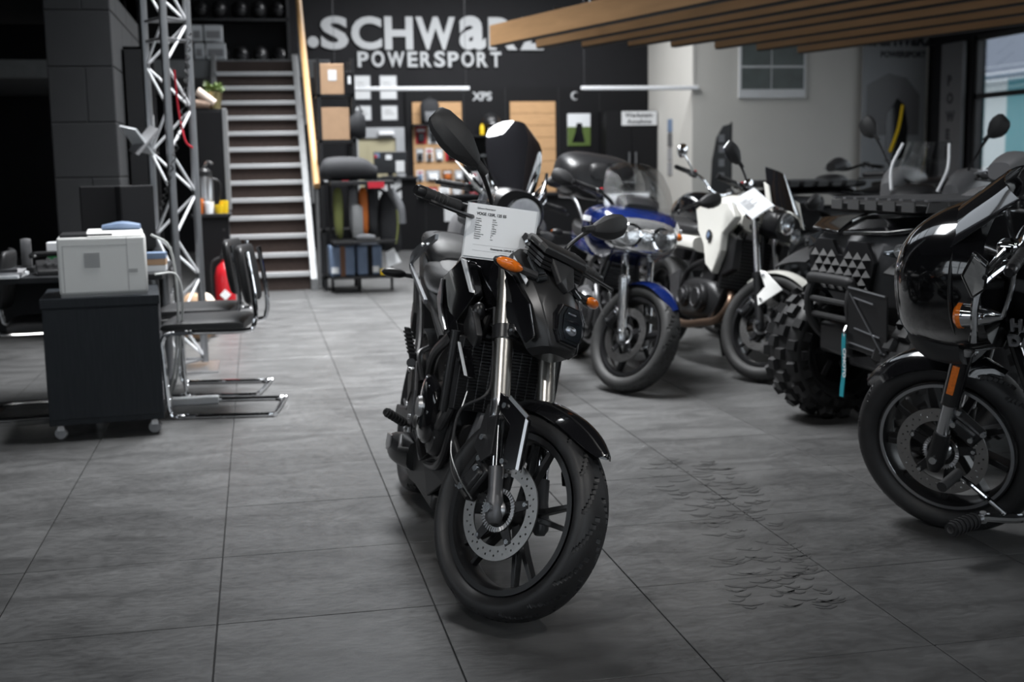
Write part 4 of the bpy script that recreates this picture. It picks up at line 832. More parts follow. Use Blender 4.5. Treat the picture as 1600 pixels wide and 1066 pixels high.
    def bars(b, z, x, hw, rise=.05, cx=None, S=True, grip=True, m='satin_black', drop=0., sweep=.06):
        cx = x+sweep if cx is None else cx
        b.tube([(x, -hw, z), (x+.012, -hw+.15, z+.008), (cx, -hw*.42, z-rise*.2), (cx+.01, -.06, z-rise), (cx+.01, .06, z-rise), (cx, hw*.42, z-rise*.2), (x+.012, hw-.15, z+.008), (x, hw, z)], .0115, 'handlebar', m, S)
        for s_ in (-1, 1):
            g = b.p(MB().lathe([(0, 0), (.0165, 0), (.018, .004), (.0165, .02), (.0165, .085), (.019, .115), (.019, .125), (0, .125)], (x, s_*(hw), z), (.08, -s_, .05), 18), 'grip', 'rubber', S)
            b.p(MB().lathe([(0, -.028), (.012, -.028), (.0165, -.02), (.0165, 0), (0, 0)], (x, s_*hw, z), (.08, -s_, .05), 16), 'bar_end', 'satin_black', S, g)
            for q in range(4): b.p(MB().lathe([(.0168, .03+.014*q), (.0182, .033+.014*q), (.0168, .036+.014*q)], (x, s_*hw, z), (.08, -s_, .05), 16), 'grip_ridge', 'rubber', S, g)
            sw = b.p(MB().box((x+.015, s_*(hw-.165), z+.004), (.045, .055, .042)), 'switch_pod', 'plastic_black', S, None, bevel=.008)
            b.p(MB().box((x+.03, s_*(hw-.165), z+.03), (.012, .016, .008)), 'switch', 'red_plastic' if s_ < 0 else 'grey_plastic', S, sw, bevel=.002)
            b.p(MB().tube([(x+.035, s_*(hw-.17), z-.004), (x+.065, s_*(hw-.12), z-.012), (x+.075, s_*(hw-.02), z-.02), (x+.065, s_*(hw+.02), z-.022)], [.007, .006, .0055, .007], 8), 'lever', 'satin_black', S)
    def engine(b, x0, x1, z0, z1, hw, m='engine_black', fins=True, cover='engine_grey'):
        xm = (x0+x1)/2
        cr = b.p(MB().body([(x0, 0, z0+.12, hw*.7, .08, .6), (x0+.06, 0, z0+.13, hw, .13, .55), (xm, 0, z0+.14, hw, .14, .55), (x1-.08, 0, z0+.14, hw*.95, .13, .55), (x1, 0, z0+.12, hw*.7, .08, .6)], 20, 3), 'crankcase', m)
        for s_ in (-1, 1):
            for (px, pz, r) in ((xm+.09, z0+.15, .095), (xm-.12, z0+.14, .07)):
                c_ = b.p(MB().lathe([(0, .035), (r*.55, .035), (r*.62, .028), (r*.9, .022), (r, .008), (r, -.02)], (px, s_*hw, pz), (0, s_, 0), 28), 'engine_cover', m, False, cr)
                b.p(MB().lathe([(r*.5, .033), (r*.58, .038), (r*.62, .030)], (px, s_*hw, pz), (0, s_, 0), 28, True), 'cover_ring', cover, False, cr)
                b.bolts([(px+r*.86*math.cos(a), s_*(hw+.018), pz+r*.86*math.sin(a)) for a in np.linspace(.2, 6.0, 6)], (0, s_, 0), .006, False, cr)
        d = unit(V(.22, 0, 1)); cy = b.p(MB().box(V(xm+.06, 0, z0+.24)+d*.09, (.17, hw*1.45, .2), rotm((0, 1, 0), .22)), 'cylinder_block', m, False, None, bevel=.012)
        if fins:
            for k in range(7): b.p(MB().box(V(xm+.06, 0, z0+.26)+d*(.02+k*.021), (.21, hw*1.75, .006), rotm((0, 1, 0), .22)), 'cooling_fin', m, False, cy)
        b.p(MB().box(V(xm+.06, 0, z0+.24)+d*.225, (.19, hw*1.6, .07), rotm((0, 1, 0), .22)), 'cylinder_head', cover, False, None, bevel=.02)
        return cr
    def swing(b, x1, z1, m='satin_black'):
        for s_ in (-1, 1): b.p(MB().loft([[V(x1, s_*.11, z1)+V(0, y_, z_) for y_, z_ in ((-.016, -.03), (.016, -.03), (.016, .03), (-.016, .03))], [V(.06, s_*.11, b.Rr)+V(0, y_, z_) for y_, z_ in ((-.012, -.022), (.012, -.022), (.012, .022), (-.012, .022))], [V(-.04, s_*.11, b.Rr)+V(0, y_, z_) for y_, z_ in ((-.012, -.018), (.012, -.018), (.012, .018), (-.012, .018))]]), 'swingarm', m, False, None, bevel=.006)
    def peg(b, p0, p1, r=.013):
        p0, p1 = V(*p0), V(*p1); d = unit(p1-p0); L_ = np.linalg.norm(p1-p0)
        o = b.p(MB().cyl(p0, p1, r*.6, n=10), 'foot_peg', 'steel'); rb = b.p(MB().cyl(p0+d*L_*.22, p1, r, r, 12), 'peg_rubber', 'rubber', False, o)
        for k in range(6): b.p(MB().cyl(p0+d*L_*(.28+.12*k), p0+d*L_*(.28+.12*k+.05), r*1.22, n=12), 'peg_ridge', 'rubber', False, o)
        b.p(MB().cyl(p0-V(0, 0, .018), p0+V(0, 0, .018), .010, n=10), 'peg_pivot', 'steel', False, o)
        return o
    def stand(b, x, y0=.12, reach=.12): 
        b.tube([(x, y0, .24), (x-.05, y0+reach*.8, .05), (x-.055, y0+reach, .012+math.tan(.18)*(-(y0+reach)))], .011, 'side_stand', 'satin_black')
def price_sheet(o, ex, ey, W, H, label, lines=9, title='VOGE 125R, 125 E5', price='Gesamtpreis: 3.899,00 \u20ac'):
    """A5 price sheet in a clear sleeve: o = lower left corner"""
    ex, ey = unit(ex), unit(ey); ey = unit(ey-ex*np.dot(ex, ey)); ez = np.cross(ex, ey); o = np.asarray(o, float)
    t = thing('price_sheet', label, 'paper', tuple(o), 0, 'price sheets')
    mk = lambda u_, v_, n_: ex*u_+ey*v_+ez*n_
    bend = lambda u_, v_: (0 if title else .006*math.sin(u_/W*3.0))+.004*(v_/H)**2
    MB().sheet([[mk(W*i/8, H*j/6, bend(W*i/8, H*j/6)) for j in range(7)] for i in range(9)], .0012).build('sheet', 'paper', t)
    MB().sheet([[mk(W*i/8*1.05-.003, H*j/6*1.05-.006, bend(W*i/8, H*j/6)-.003) for j in range(7)] for i in range(9)], .0008).build('sleeve', 'paper_shade', t)
    if title:
        def tx(s_, u_, v_, sz, b_=0): text('printed_text', s_, sz, 'ink', t, frame_mtx(mk(u_, v_, bend(u_, v_)+.0014), ex, ey+ez*.008/H*v_/H), .0002, b_)
        tx('Schwarz Powersport', W*.12, H*.91, H*.045); tx(title, W*.12, H*.80, H*.075, .0003)
        for k, (a, c) in enumerate((('Baujahr', '2023'), ('Leistung', '11 kW'), ('Farbe', 'schwarz'), ('Hubraum', '125'), ('Gewicht', '138 kg'), ('Getriebe', '6-Gang'), ('Garantie', '2 Jahre'), ('Erstzulassung', 'neu'), ('Kilometer', '0'), ('Zustand', 'neu'))): tx(a, W*.12, H*(.72-.042*k), H*.035); tx(c, W*.36, H*(.72-.042*k), H*.035)
        tx(price, W*.38, H*.16, H*.05, .0002)
        for v_ in (.12, .23): MB().sheet([[mk(W*(.12+.8*i/6), H*v_+.0005*j, bend(W*(.12+.8*i/6), H*v_)+.001) for j in range(2)] for i in range(7)], .0004).build('ruled_line', 'grey_card', t)
    else:
        for k in range(lines): MB().sheet([[mk(W*(.12+(.3 if k % 3 else .5)*i/3), H*(.82-.065*k)+.003*j, bend(W*(.12+.4*i/3), H*.5)+.0022) for j in range(2)] for i in range(4)], .0006).build('ruled_line', 'grey_card', t)
    return t
# ------------------------------------------------------------------ main black naked motorcycle
B = Bike('naked_motorcycle', 'black naked motorcycle with price sheet on its handlebar, centre foreground', 'motorcycle', .552, 4.519, math.radians(-88.45), math.radians(10.65), math.radians(32), 1.36, .288, .30, z=.008)
fw_ = B.wheel(True, .058, .218, 'pairs', 5, (-1,), discR=.135, nth=1020, tread=True)
B.wheel(False, .07, .218, 'pairs', 5, (-1,), discR=.11, nth=204)
# fork
for s_ in (-1, 1):
    y = s_*.095
    f = B.p(MB().cyl(B.fk(.26, y), B.fk(.70, y), .0262, n=28), 'fork_tube', 'fork_bronze', True)
    B.p(MB().lathe([(.0255, .0), (.0285, .002), (.0285, .028), (.0275, .03), (.0275, .05), (.0255, .052)], B.fk(.252, y), B.u, 28, True), 'tube_collar', 'fork_silver', True, f)
    B.p(MB().cyl(B.fk(.246, y), B.fk(.256, y), .024, n=24), 'dust_seal', 'rubber', True, f)
    B.p(MB().cyl(B.fk(.06, y), B.fk(.26, y), .0175, n=24), 'stanchion', 'chrome', True, f)
    B.p(MB().body([(-.045, 0, 0, .012, .016), (-.02, 0, 0, .021, .027), (.05, 0, .002, .019, .022), (.10, 0, 0, .0205, .0205), (.118, 0, 0, .0205, .0205)], 16, 3).build if False else MB().lathe([(0, -.04), (.014, -.04), (.024, -.025), (.024, .02), (.020, .05), (.0215, .10), (.0215, .115), (.0175, .116)], B.fk(0, y), B.u, 20), 'fork_foot', 'cast_grey', True, f)
    cl = B.p(MB().lathe([(.0255, -.02), (.034, -.02), (.034, .02), (.0255, .02)], B.fk(.498, y), B.u, 24, True).box(B.fk(.498, y, .034), (.02, .03, .032), rotm((0, 1, 0), -.436)), 'fork_clamp', 'satin_black', True)
    B.bolts([B.fk(.498, y-.0+s_*.012, .042)], B.n, .009, True, cl)
    B.bolts([B.fk(0, y+s_*.026)], (0, s_, 0), .0155, True, f)
    B.p(MB().cyl(B.fk(.698, y), B.fk(.712, y), .022, .018, 20), 'fork_cap', 'satin_black', True, f)
for s in (.498, .675): B.p(MB().box(B.fk(s, 0, -.012), (.06, .17, .034), rotm((0, 1, 0), -.436)), 'triple_clamp', 'satin_black', True, None, bevel=.008)
# fork guard / fender stay
for s_ in (-1, 1):
    y = s_*.122
    gd_ = B.p(plate([(1.255, y, .585), (1.30, y, .575), (1.385, y*.97, .545), (1.418, y*.97, .415), (1.372, y, .40), (1.352, y, .43), (1.335, y, .515), (1.27, y, .545)], .016), 'fork_guard', 'gloss_black', True, None, smooth=25, bevel=.003)
    B.p(plate([(1.385, y+s_*.010, .547), (1.396, y+s_*.009, .543), (1.428, y+s_*.009, .413), (1.417, y+s_*.010, .413)], .006), 'guard_edge', 'steel' if s_ < 0 else 'satin_black', True, gd_, smooth=0)
    B.p(plate([(1.30, y+s_*.010, .577), (1.385, y+s_*.009, .547), (1.392, y+s_*.009, .556), (1.302, y+s_*.010, .588)], .006), 'guard_edge', 'steel' if s_ < 0 else 'satin_black', True, gd_, smooth=0)
    B.bolts([(1.295, y+s_*.01, .556), (1.362, y+s_*.01, .418)], (0, s_, 0), .009, True, gd_)
    st2 = B.p(plate([(1.20, s_*.10, .54), (1.262, s_*.118, .55), (1.30, s_*.118, .42), (1.27, s_*.115, .39), (1.215, s_*.105, .42)], .008), 'fender_stay', 'plastic_black', True, None, smooth=0, bevel=.002)
    B.bolts([(1.243, s_*.118, .452)], (0, s_, 0), .009, True, st2)
# front fender
fr = []
for a, wd_, r, cr in ((2.35, .055, .325, .03), (2.0, .066, .322, .035), (1.65, .072, .322, .04), (1.3, .072, .325, .042), (1.05, .06, .333, .04), (.86, .035, .335, .025), (.80, .008, .333, .006)):
    row = []
    for t in np.linspace(-1, 1, 9):
        rr = r-cr*abs(t)**1.6; row.append(B.F+V(rr*math.cos(a), wd_*t, rr*math.sin(a)))
    fr.append(row)
cols = [catmull([r[j] for r in fr], 4) for j in range(9)]; fr = [[c[i] for c in cols] for i in range(len(cols[0]))]
fd = B.p(MB().sheet(fr, .004), 'front_fender', 'gloss_black', True)
B.p(MB().tube([r[2]+V(0, 0, .004) for r in fr[6:-4]], .0022, 6, 1), 'fender_crease', 'satin_black', True, fd)
B.caliper(-1, .135, 2.72)
B.tube([(1.10, -.12, .80), (1.16, -.09, .62), (1.20, -.125, .56), (1.14, -.135, .50), (1.145, -.13, .42), (1.18, -.12, .33), (1.27, -.12, .285)], .0042, 'brake_hose', 'rubber', True, None, 8)
B.tube([(1.30, -.128, .29), (1.22, -.13, .33), (1.15, -.132, .40), (1.10, -.10, .55)], .0025, 'sensor_wire', 'bolt', True, None, 6)
# headlight cowl (turns with the bars)
rings = []
for (x, z, wd_, d_, bl) in ((1.035, 1.000, .060, .05, .004), (1.09, .972, .105, .09, .010), (1.145, .938, .118, .11, .014), (1.20, .897, .112, .12, .016), (1.245, .853, .098, .12, .012), (1.280, .800, .082, .11, .008), (1.300, .755, .062, .09, .004), (1.292, .735, .040, .07, .0)):
    nx = unit(V(.62, 0, .78)) if x < 1.22 else unit(V(.92, 0, .38))
    c = V(x, 0, z); k = lambda yy, dd: c+V(0, yy*wd_, 0)+nx*dd
    rings.append([k(-1, -d_), k(-1.0, -.03), k(-.86, -.006), k(-.42, bl), k(0, bl*1.3), k(.42, bl), k(.86, -.006), k(1.0, -.03), k(1, -d_), k(.6, -d_*1.05), k(-.6, -d_*1.05)])
cw = B.p(MB().loft(rings, True, 1), 'headlight_cowl', 'cowl', True, None, smooth=24, bevel=.004)
hn = unit(V(.93, 0, .36)); hu = unit(V(-.36, 0, .93)); hc = V(1.268, 0, .815)
oc = [(-.033, -.048), (.033, -.048), (.048, -.018), (.048, .022), (.030, .052), (-.030, .052), (-.048, .022), (-.048, -.018)]
hl = B.p(MB().prism([(x*1.14, z*1.14) for x, z in oc], hc-hn*.005, V(0, 1, 0), hu, .05), 'headlight', 'gloss_black', True, None, smooth=0, bevel=.004)
B.p(MB().prism(oc, hc+hn*.0165, V(0, 1, 0), hu, .012), 'reflector', 'lamp_dark', True, hl, smooth=0)
B.p(MB().prism([(x*.94, z*.94) for x, z in oc], hc+hn*.034, V(0, 1, 0), hu, .004), 'lens', 'lamp_glass', True, hl, smooth=0)
B.p(MB().ell(hc+hn*.024-hu*.014, (.010, .022, .014), np.column_stack([hn, V(0, 1, 0), hu])), 'projector', 'lamp_reflector', True, hl)
B.p(MB().box(hc+hn*.024+hu*.012, (.006, .066, .006), np.column_stack([hn, V(0, 1, 0), hu])), 'light_bar', 'chrome', True, hl); B.p(MB().box(hc+hn*.024+hu*.034, (.006, .035, .006), np.column_stack([hn, V(0, 1, 0), hu])), 'upper_reflector', 'lamp_reflector', True, hl, bevel=.003)
for s_ in (-1, 1):
    n_ = unit(V(.6, s_*.1, .78)); sl = [(1.100, s_*.050, .986), (1.118, s_*.088, .968), (1.200, s_*.094, .908), (1.198, s_*.060, .922)]
    sl2 = B.p(plate(sl, .012), 'position_light', 'lamp_dark', True, cw, smooth=0, bevel=.003)
    m_ = V(*sl[0])*.25+V(*sl[1])*.25+V(*sl[2])*.25+V(*sl[3])*.25
    B.p(plate([tuple(m_+(V(*q)-m_)*f_+n_*.006) for q, f_ in zip(sl, (.86, .86, .86, .86))], .004), 'lens', 'chrome', True, sl2, smooth=0); B.p(plate([tuple(m_+(V(*q)-m_)*.55+n_*.009) for q in sl], .003), 'lens_core', 'lamp_dark', True, sl2, smooth=0)
    B.p(plate([(1.09, s_*.112, .955), (1.105, s_*.122, .941), (1.185, s_*.119, .888), (1.182, s_*.114, .900)], .005), 'cowl_inlay', 'paper_shade' if s_ < 0 else 'grey_plastic', True, cw, smooth=0)
    B.p(plate([(1.02, s_*.105, .93), (1.13, s_*.124, .90), (1.22, s_*.112, .84), (1.265, s_*.092, .76), (1.24, s_*.09, .735), (1.12, s_*.112, .80), (1.03, s_*.11, .86)], .01), 'cowl_flank', 'gloss_black', True, cw, smooth=0, bevel=.003)
    B.indicator((1.16, s_*.182, .921), (.95, s_*.3, 0), (-.35, s_, 0), ln=.085, r=.0175)
# instrument / visor block
vz = B.p(MB().loft([[V(x, y_*wd_, z+zz) for y_, zz in ((-1, 0), (1, 0), (1, .014), (.9, .022), (-.9, .022), (-1, .014))] for x, wd_, z in ((1.09, .09, 1.016), (1.125, .110, 1.012), (1.165, .108, .998), (1.18, .09, .988))], True), 'instrument_visor', 'plastic_black', True, None, smooth=25, bevel=.004)
for q in range(3): B.p(MB().loft([[V(x, y_*wd_, z+zz-.014-q*.012) for y_, zz in ((-1, 0), (1, 0), (1, .008), (-1, .008))] for x, wd_, z in ((1.092, .086, 1.016), (1.128, .105, 1.010), (1.166, .102, .996), (1.178, .085, .988))], True), 'visor_ridge', 'satin_black', True, vz, smooth=0)
B.p(plate([(1.165, -.05, .985), (1.165, .05, .985), (1.215, .03, .925), (1.225, 0.0, .905), (1.215, -.03, .925)], .02), 'visor_tongue', 'plastic_black', True, vz, smooth=0, bevel=.005)
B.bolts([(1.165, -.08, 1.0), (1.12, -.112, 1.005), (1.165, .085, 1.0)], (.7, 0, .5), .006, True, vz)
B.p(MB().box((1.075, 0, 1.015), (.05, .15, .02), rotm((0, 1, 0), .5)), 'display', 'screen', True, vz, bevel=.003)
B.bars(1.022, .95, .385, .05, sweep=.0)
B.mirror((.975, -.165, 1.06), (.985, -.262, 1.155), (.912, -.425, 1.233), .100, (1, -.15, .05), depth=.038)
B.mirror((.965, .20, 1.045), (.955, .275, 1.150), (.948, .43, 1.213), .085, (1, .1, .05), depth=.03)
B.p(MB().body([(.965, -.19, 1.075, .018, .03), (.985, -.195, 1.09, .02, .035), (1.0, -.19, 1.08, .014, .028)], 10, 2, .9), 'wrap_film', 'clear_screen', True)
B.p(MB().body([(.96, -.19, 1.05, .05, .010), (.985, -.17, 1.06, .06, .014), (1.0, -.16, 1.05, .04, .01)], 10, 2, .9), 'wrap_film', 'clear_screen', True)
# tank, shrouds, seat
B.p(MB().body([(.50, 0, .83, .07, .05), (.58, 0, .85, .105, .085), (.72, 0, .875, .135, .105), (.86, 0, .89, .14, .11), (.98, 0, .875, .12, .095), (1.04, 0, .85, .08, .05)], 24, 4, .75), 'fuel_tank', 'gloss_black')
B.p(MB().lathe([(0, .02), (.03, .02), (.034, .012), (.036, 0), (0, 0)], (.80, 0, .995), (0, 0, 1), 24), 'filler_cap', 'satin_black')
for s_ in (-1, 1):
    K = lambda pts: [(a, b_*-s_, c) for a, b_, c in (pts if s_ < 0 else pts[::-1])]
    sh_ = B.p(plate(K([(.76, -.165, .80), (.80, -.168, .87), (.93, -.148, .938), (.985, -.138, .935), (1.06, -.118, .845), (.965, -.142, .748), (1.03, -.13, .69), (1.12, -.113, .61), (1.10, -.118, .61), (.93, -.16, .715), (.85, -.165, .75)]), .03), 'tank_shroud', 'gloss_black', False, None, smooth=20, bevel=.005)
    B.p(plate(K([(.945, -.163, .938), (.975, -.158, .936), (1.055, -.135, .850), (1.035, -.140, .850)]), .008), 'shroud_stripe', 'paper_shade', False, sh_, smooth=0)
    B.p(plate(K([(.765, -.182, .80), (.80, -.185, .862), (.812, -.184, .862), (.78, -.182, .80), (.86, -.182, .757), (.94, -.177, .722), (.935, -.177, .712), (.85, -.182, .745)]), .006), 'shroud_edge', 'steel', False, sh_, smooth=0)
    B.p(plate(K([(1.02, -.150, .70), (1.03, -.147, .70), (1.118, -.130, .615), (1.108, -.133, .615)]), .006), 'shroud_strip', 'paper_shade', False, sh_, smooth=0)
    B.p(plate(K([(.90, -.12, .83), (1.10, -.13, .80), (1.16, -.12, .74), (1.12, -.115, .70), (.95, -.12, .72)]), .02), 'side_duct', 'plastic_black', False, None, smooth=0, bevel=.006)
    B.p(MB().ell((1.085, -s_*-.118, .80), (.02, .02, .028)), 'horn' if s_ < 0 else 'reservoir', 'satin_black')
seat = B.p(MB().body([(.03, 0, .845, .10, .05), (.10, 0, .835, .125, .055), (.28, 0, .815, .135, .055), (.45, 0, .82, .11, .05), (.56, 0, .845, .075, .04), (.60, 0, .855, .05, .02)], 20, 4, .7), 'rider_seat', 'seat_leather')
B.p(MB().body([(.12, 0, .862, .085, .034), (.28, 0, .842, .095, .034), (.44, 0, .843, .07, .032)], 16, 4, .75), 'seat_inlay', 'grey_leather', False, seat)
ps2 = B.p(MB().body([(-.30, 0, .955, .06, .02), (-.25, 0, .95, .09, .035), (-.12, 0, .94, .11, .045), (.02, 0, .92, .115, .05), (.09, 0, .89, .10, .045), (.12, 0, .875, .07, .03)], 20, 4, .7), 'pillion_seat', 'seat_leather')
B.p(MB().tube([(-.1, -.112, .955), (-.1, -.06, .984), (-.1, 0, .99), (-.1, .06, .984), (-.1, .112, .955)], .0015, 5), 'seat_seam', 'matte_black', False, ps2)
B.p(MB().body([(-.36, 0, .89, .03, .02), (-.28, 0, .88, .08, .045), (0, 0, .83, .12, .06), (.25, 0, .76, .13, .06), (.45, 0, .74, .11, .05)], 16, 3, .6), 'tail_fairing', 'satin_black')
for s_ in (-1, 1):
    gr = B.p(MB().loft([[V(x, s_*(y+a*.006), z+c*h) for a, c in ((-1, -1), (1, -1), (1, 1), (-1, 1))] for x, y, z, h in ((.21, .115, .972, .010), (.10, .135, .93, .018), (.03, .155, .885, .022), (0, .158, .856, .012), (.08, .155, .825, .008), (.33, .14, .747, .008))], True, 3), 'grab_rail', 'alu' if s_ < 0 else 'satin_black', False, None, smooth=40, bevel=.003)
    B.bolts([(.12, s_*.145, .935)], (0, s_, .3), .007, False, gr)
    B.indicator((-.18, s_*.19, .80), (-.9, s_*.3, 0), (0, s_, 0), False, 'rear_indicator', 'paper_shade', .09, .018)
    B.tube([(.02, s_*.12, .79), (.2, s_*.13, .70), (.38, s_*.15, .62), (.47, s_*.165, .57)], .013, 'peg_bracket', 'satin_black')
    B.tube([(.42, s_*.12, .60), (.47, s_*.16, .575), (.55, s_*.15, .50)], .010, 'peg_bracket', 'satin_black')
    pg = B.p(MB().loft([[V(.47, s_*.175, .555)+V(x_, s_*y_, 0) for x_, y_ in ((-.013, -.012), (.013, -.012), (.013, .012), (-.013, .012))], [V(.545, s_*.225, .672)+V(x_, s_*y_, 0) for x_, y_ in ((-.013, -.01), (.013, -.01), (.013, .01), (-.013, .01))]], True), 'pillion_peg', 'rubber', False, None, bevel=.005)
    for q in range(6):
        c_ = V(.47, s_*.175, .555)*(1-(.25+.12*q))+V(.545, s_*.225, .672)*(.25+.12*q); B.p(MB().box(c_, (.031, .028, .006)), 'peg_ridge', 'matte_black', False, pg)
    B.p(MB().cyl((.45, s_*.165, .545), (.49, s_*.185, .55), .016, n=12), 'peg_mount', 'satin_black', False, pg)
    B.peg((.545, s_*.165, .345), (.605, s_*.262, .395))
    hp = B.p(plate([(.36, s_*.155, .52), (.50, s_*.165, .56), (.56, s_*.165, .47), (.575, s_*.165, .36), (.52, s_*.165, .33), (.43, s_*.16, .42)], .014), 'heel_plate', 'cast_grey', False, None, smooth=0, bevel=.004)
    B.p(plate([(.43, s_*.175, .50), (.50, s_*.175, .53), (.53, s_*.176, .46), (.50, s_*.176, .42)], .006), 'plate_recess', 'satin_black', False, hp, smooth=0)
    B.bolts([(.40, s_*.168, .515), (.555, s_*.173, .38)], (0, s_, 0), .009, False, hp)
    B.tube([(.97, s_*.10, .83), (.85, s_*.135, .70), (.62, s_*.135, .60), (.52, s_*.12, .45), (.50, s_*.12, .32)], .017, 'frame_spar', 'satin_black')
    B.tube([(.98, s_*.06, .80), (1.0, s_*.11, .55), (.92, s_*.12, .32), (.6, s_*.11, .24)], .014, 'down_tube', 'satin_black')
    B.tube([(.62, s_*.12, .66), (.3, s_*.11, .74), (0, s_*.09, .83)], .012, 'subframe', 'satin_black')
pl_ = B.p(MB().box((-.30, 0, .66), (.018, .12, .26), rotm((0, 1, 0), .35)), 'plate_holder', 'plastic_black', False, None, bevel=.006); B.p(MB().box((-.21, 0, .79), (.14, .09, .05)), 'holder_neck', 'plastic_black', False, pl_, bevel=.01); B.p(MB().ell((-.245, -.045, .76), (.02, .014, .014)), 'plate_lamp', 'lamp_reflector', False, pl_)
B.p(plate([(-.12, -.10, .82), (-.02, -.125, .80), (.06, -.12, .68), (.0, -.11, .60), (-.1, -.10, .64)], .02), 'side_panel', 'plastic_black', False, None, smooth=0, bevel=.005)
# engine, radiator, belly pan, exhaust
B.engine(.50, .98, .26, .62, .13, fins=True)
ov = B.p(MB().body([(.70, -.155, .46, .012, .05), (.73, -.16, .46, .022, .09), (.80, -.165, .455, .026, .105), (.87, -.16, .45, .022, .09), (.90, -.155, .45, .012, .05)], 18, 3, .7), 'clutch_cover', 'gloss_black')
B.bolts([(.80+.075*math.cos(a), -.175, .455+.095*math.sin(a)) for a in np.linspace(0, 5.5, 7)], (0, -1, 0), .006, False, ov)
B.p(MB().lathe([(0, .012), (.03, .012), (.036, 0), (0, 0)], (.80, -.188, .46), (0, -1, 0), 20), 'cover_badge', 'steel', False, ov)
rd = B.p(MB().bb(1.0, 1.03, -.15, .15, .50, .72), 'radiator', 'satin_black', False, None, smooth=0, bevel=.004)
for q in range(22): B.p(MB().box((1.033, 0, .512+.0096*q), (.006, .27, .003), rotm((0, 1, 0), .3)), 'radiator_fin', 'engine_black', False, rd, smooth=0)
for q in range(10): B.p(MB().bb(1.031, 1.036, -.135+.03*q-.0012, -.135+.03*q+.0012, .505, .715), 'radiator_grille', 'cast_grey', False, rd, smooth=0)
B.p(MB().cyl((1.015, -.16, .49), (1.015, -.16, .73), .014, n=12), 'radiator_tank', 'satin_black', False, rd); B.p(MB().cyl((1.015, .16, .49), (1.015, .16, .73), .014, n=12), 'radiator_tank', 'satin_black', False, rd)
B.bolts([(1.05, -.11, .75), (1.04, .12, .74), (1.04, -.06, .765)], (1, 0, 0), .009, False, rd)
B.tube([(1.01, -.13, .54), (1.0, -.15, .46), (.9, -.14, .42)], .016, 'coolant_hose', 'rubber'); B.tube([(1.01, .1, .70), (.95, .13, .66), (.85, .12, .62)], .015, 'coolant_hose', 'rubber')
for s_ in (-1, 1):
    pan = B.p(plate([(.30, s_*.125, .195), (.36, s_*.13, .30), (.52, s_*.14, .33), (.72, s_*.145, .27), (.98, s_*.11, .42), (1.02, s_*.085, .36), (.93, s_*.10, .255), (.78, s_*.11, .175), (.45, s_*.115, .15)], .018), 'belly_pan', 'plastic_black', False, None, smooth=0, bevel=.006)
    B.bolts([(.42, s_*.142, .275), (.92, s_*.125, .33)], (0, s_, 0), .008, False, pan)
B.p(MB().bb(.36, .82, -.11, .11, .14, .19), 'belly_floor', 'plastic_black', False, None, bevel=.01)
B.p(MB().body([(.24, -.135, .215, .03, .034, .6), (.28, -.14, .225, .045, .048, .6), (.40, -.135, .235, .05, .055, .6), (.52, -.11, .24, .045, .05, .6)], 16, 3), 'muffler', 'satin_black'); B.p(MB().cyl((.235, -.135, .215), (.265, -.14, .22), .022, .020, 16), 'muffler_tip', 'steel')
B.p(plate([(.27, -.188, .225), (.30, -.192, .27), (.37, -.190, .275), (.36, -.188, .235), (.31, -.190, .21)], .008), 'heat_shield', 'steel', False, None, smooth=0, bevel=.003)
B.tube([(.92, .0, .58), (1.0, -.03, .50), (.97, -.07, .32), (.80, -.09, .22), (.5, -.1, .23)], .02, 'exhaust_header', 'engine_grey')
B.tube([(.50, -.18, .30), (.60, -.195, .285), (.66, -.20, .29)], .006, 'brake_pedal', 'steel'); B.p(MB().cyl((.665, -.215, .29), (.665, -.18, .29), .008, n=10), 'pedal_pad', 'rubber')
B.swing(.50, .38)
sk = B.p(MB().cyl((.36, -.01, .44), (.43, -.01, .70), .02, n=14), 'shock_absorber', 'satin_black')
B.p(MB().tube([V(.36+.07*t, -.01, .44+.26*t)+V(.032*math.cos(t*44), .032*math.sin(t*44), 0) for t in np.linspace(.05, .95, 90)], .006, 6, 1), 'spring', 'satin_black', False, sk)
B.p(MB().box((.27, -.125, .52), (.035, .03, .10)), 'brake_reservoir', 'alu', False, None, bevel=.008)
B.tube([(.30, -.13, .47), (.34, -.14, .42), (.40, -.15, .43), (.30, -.14, .36), (.1, -.12, .36)], .005, 'rear_brake_hose', 'rubber')
hg_ = [[B_p for B_p in [V(.30*math.cos(a)*1.06, y_, .30+.30*1.09*math.sin(a)-.012*abs(y_/.07)) for y_ in np.linspace(-.07, .07, 7)]] for a in np.linspace(.5, 2.0, 12)]
B.p(MB().sheet(hg_, .004), 'rear_hugger', 'plastic_black')
B.stand(.55)
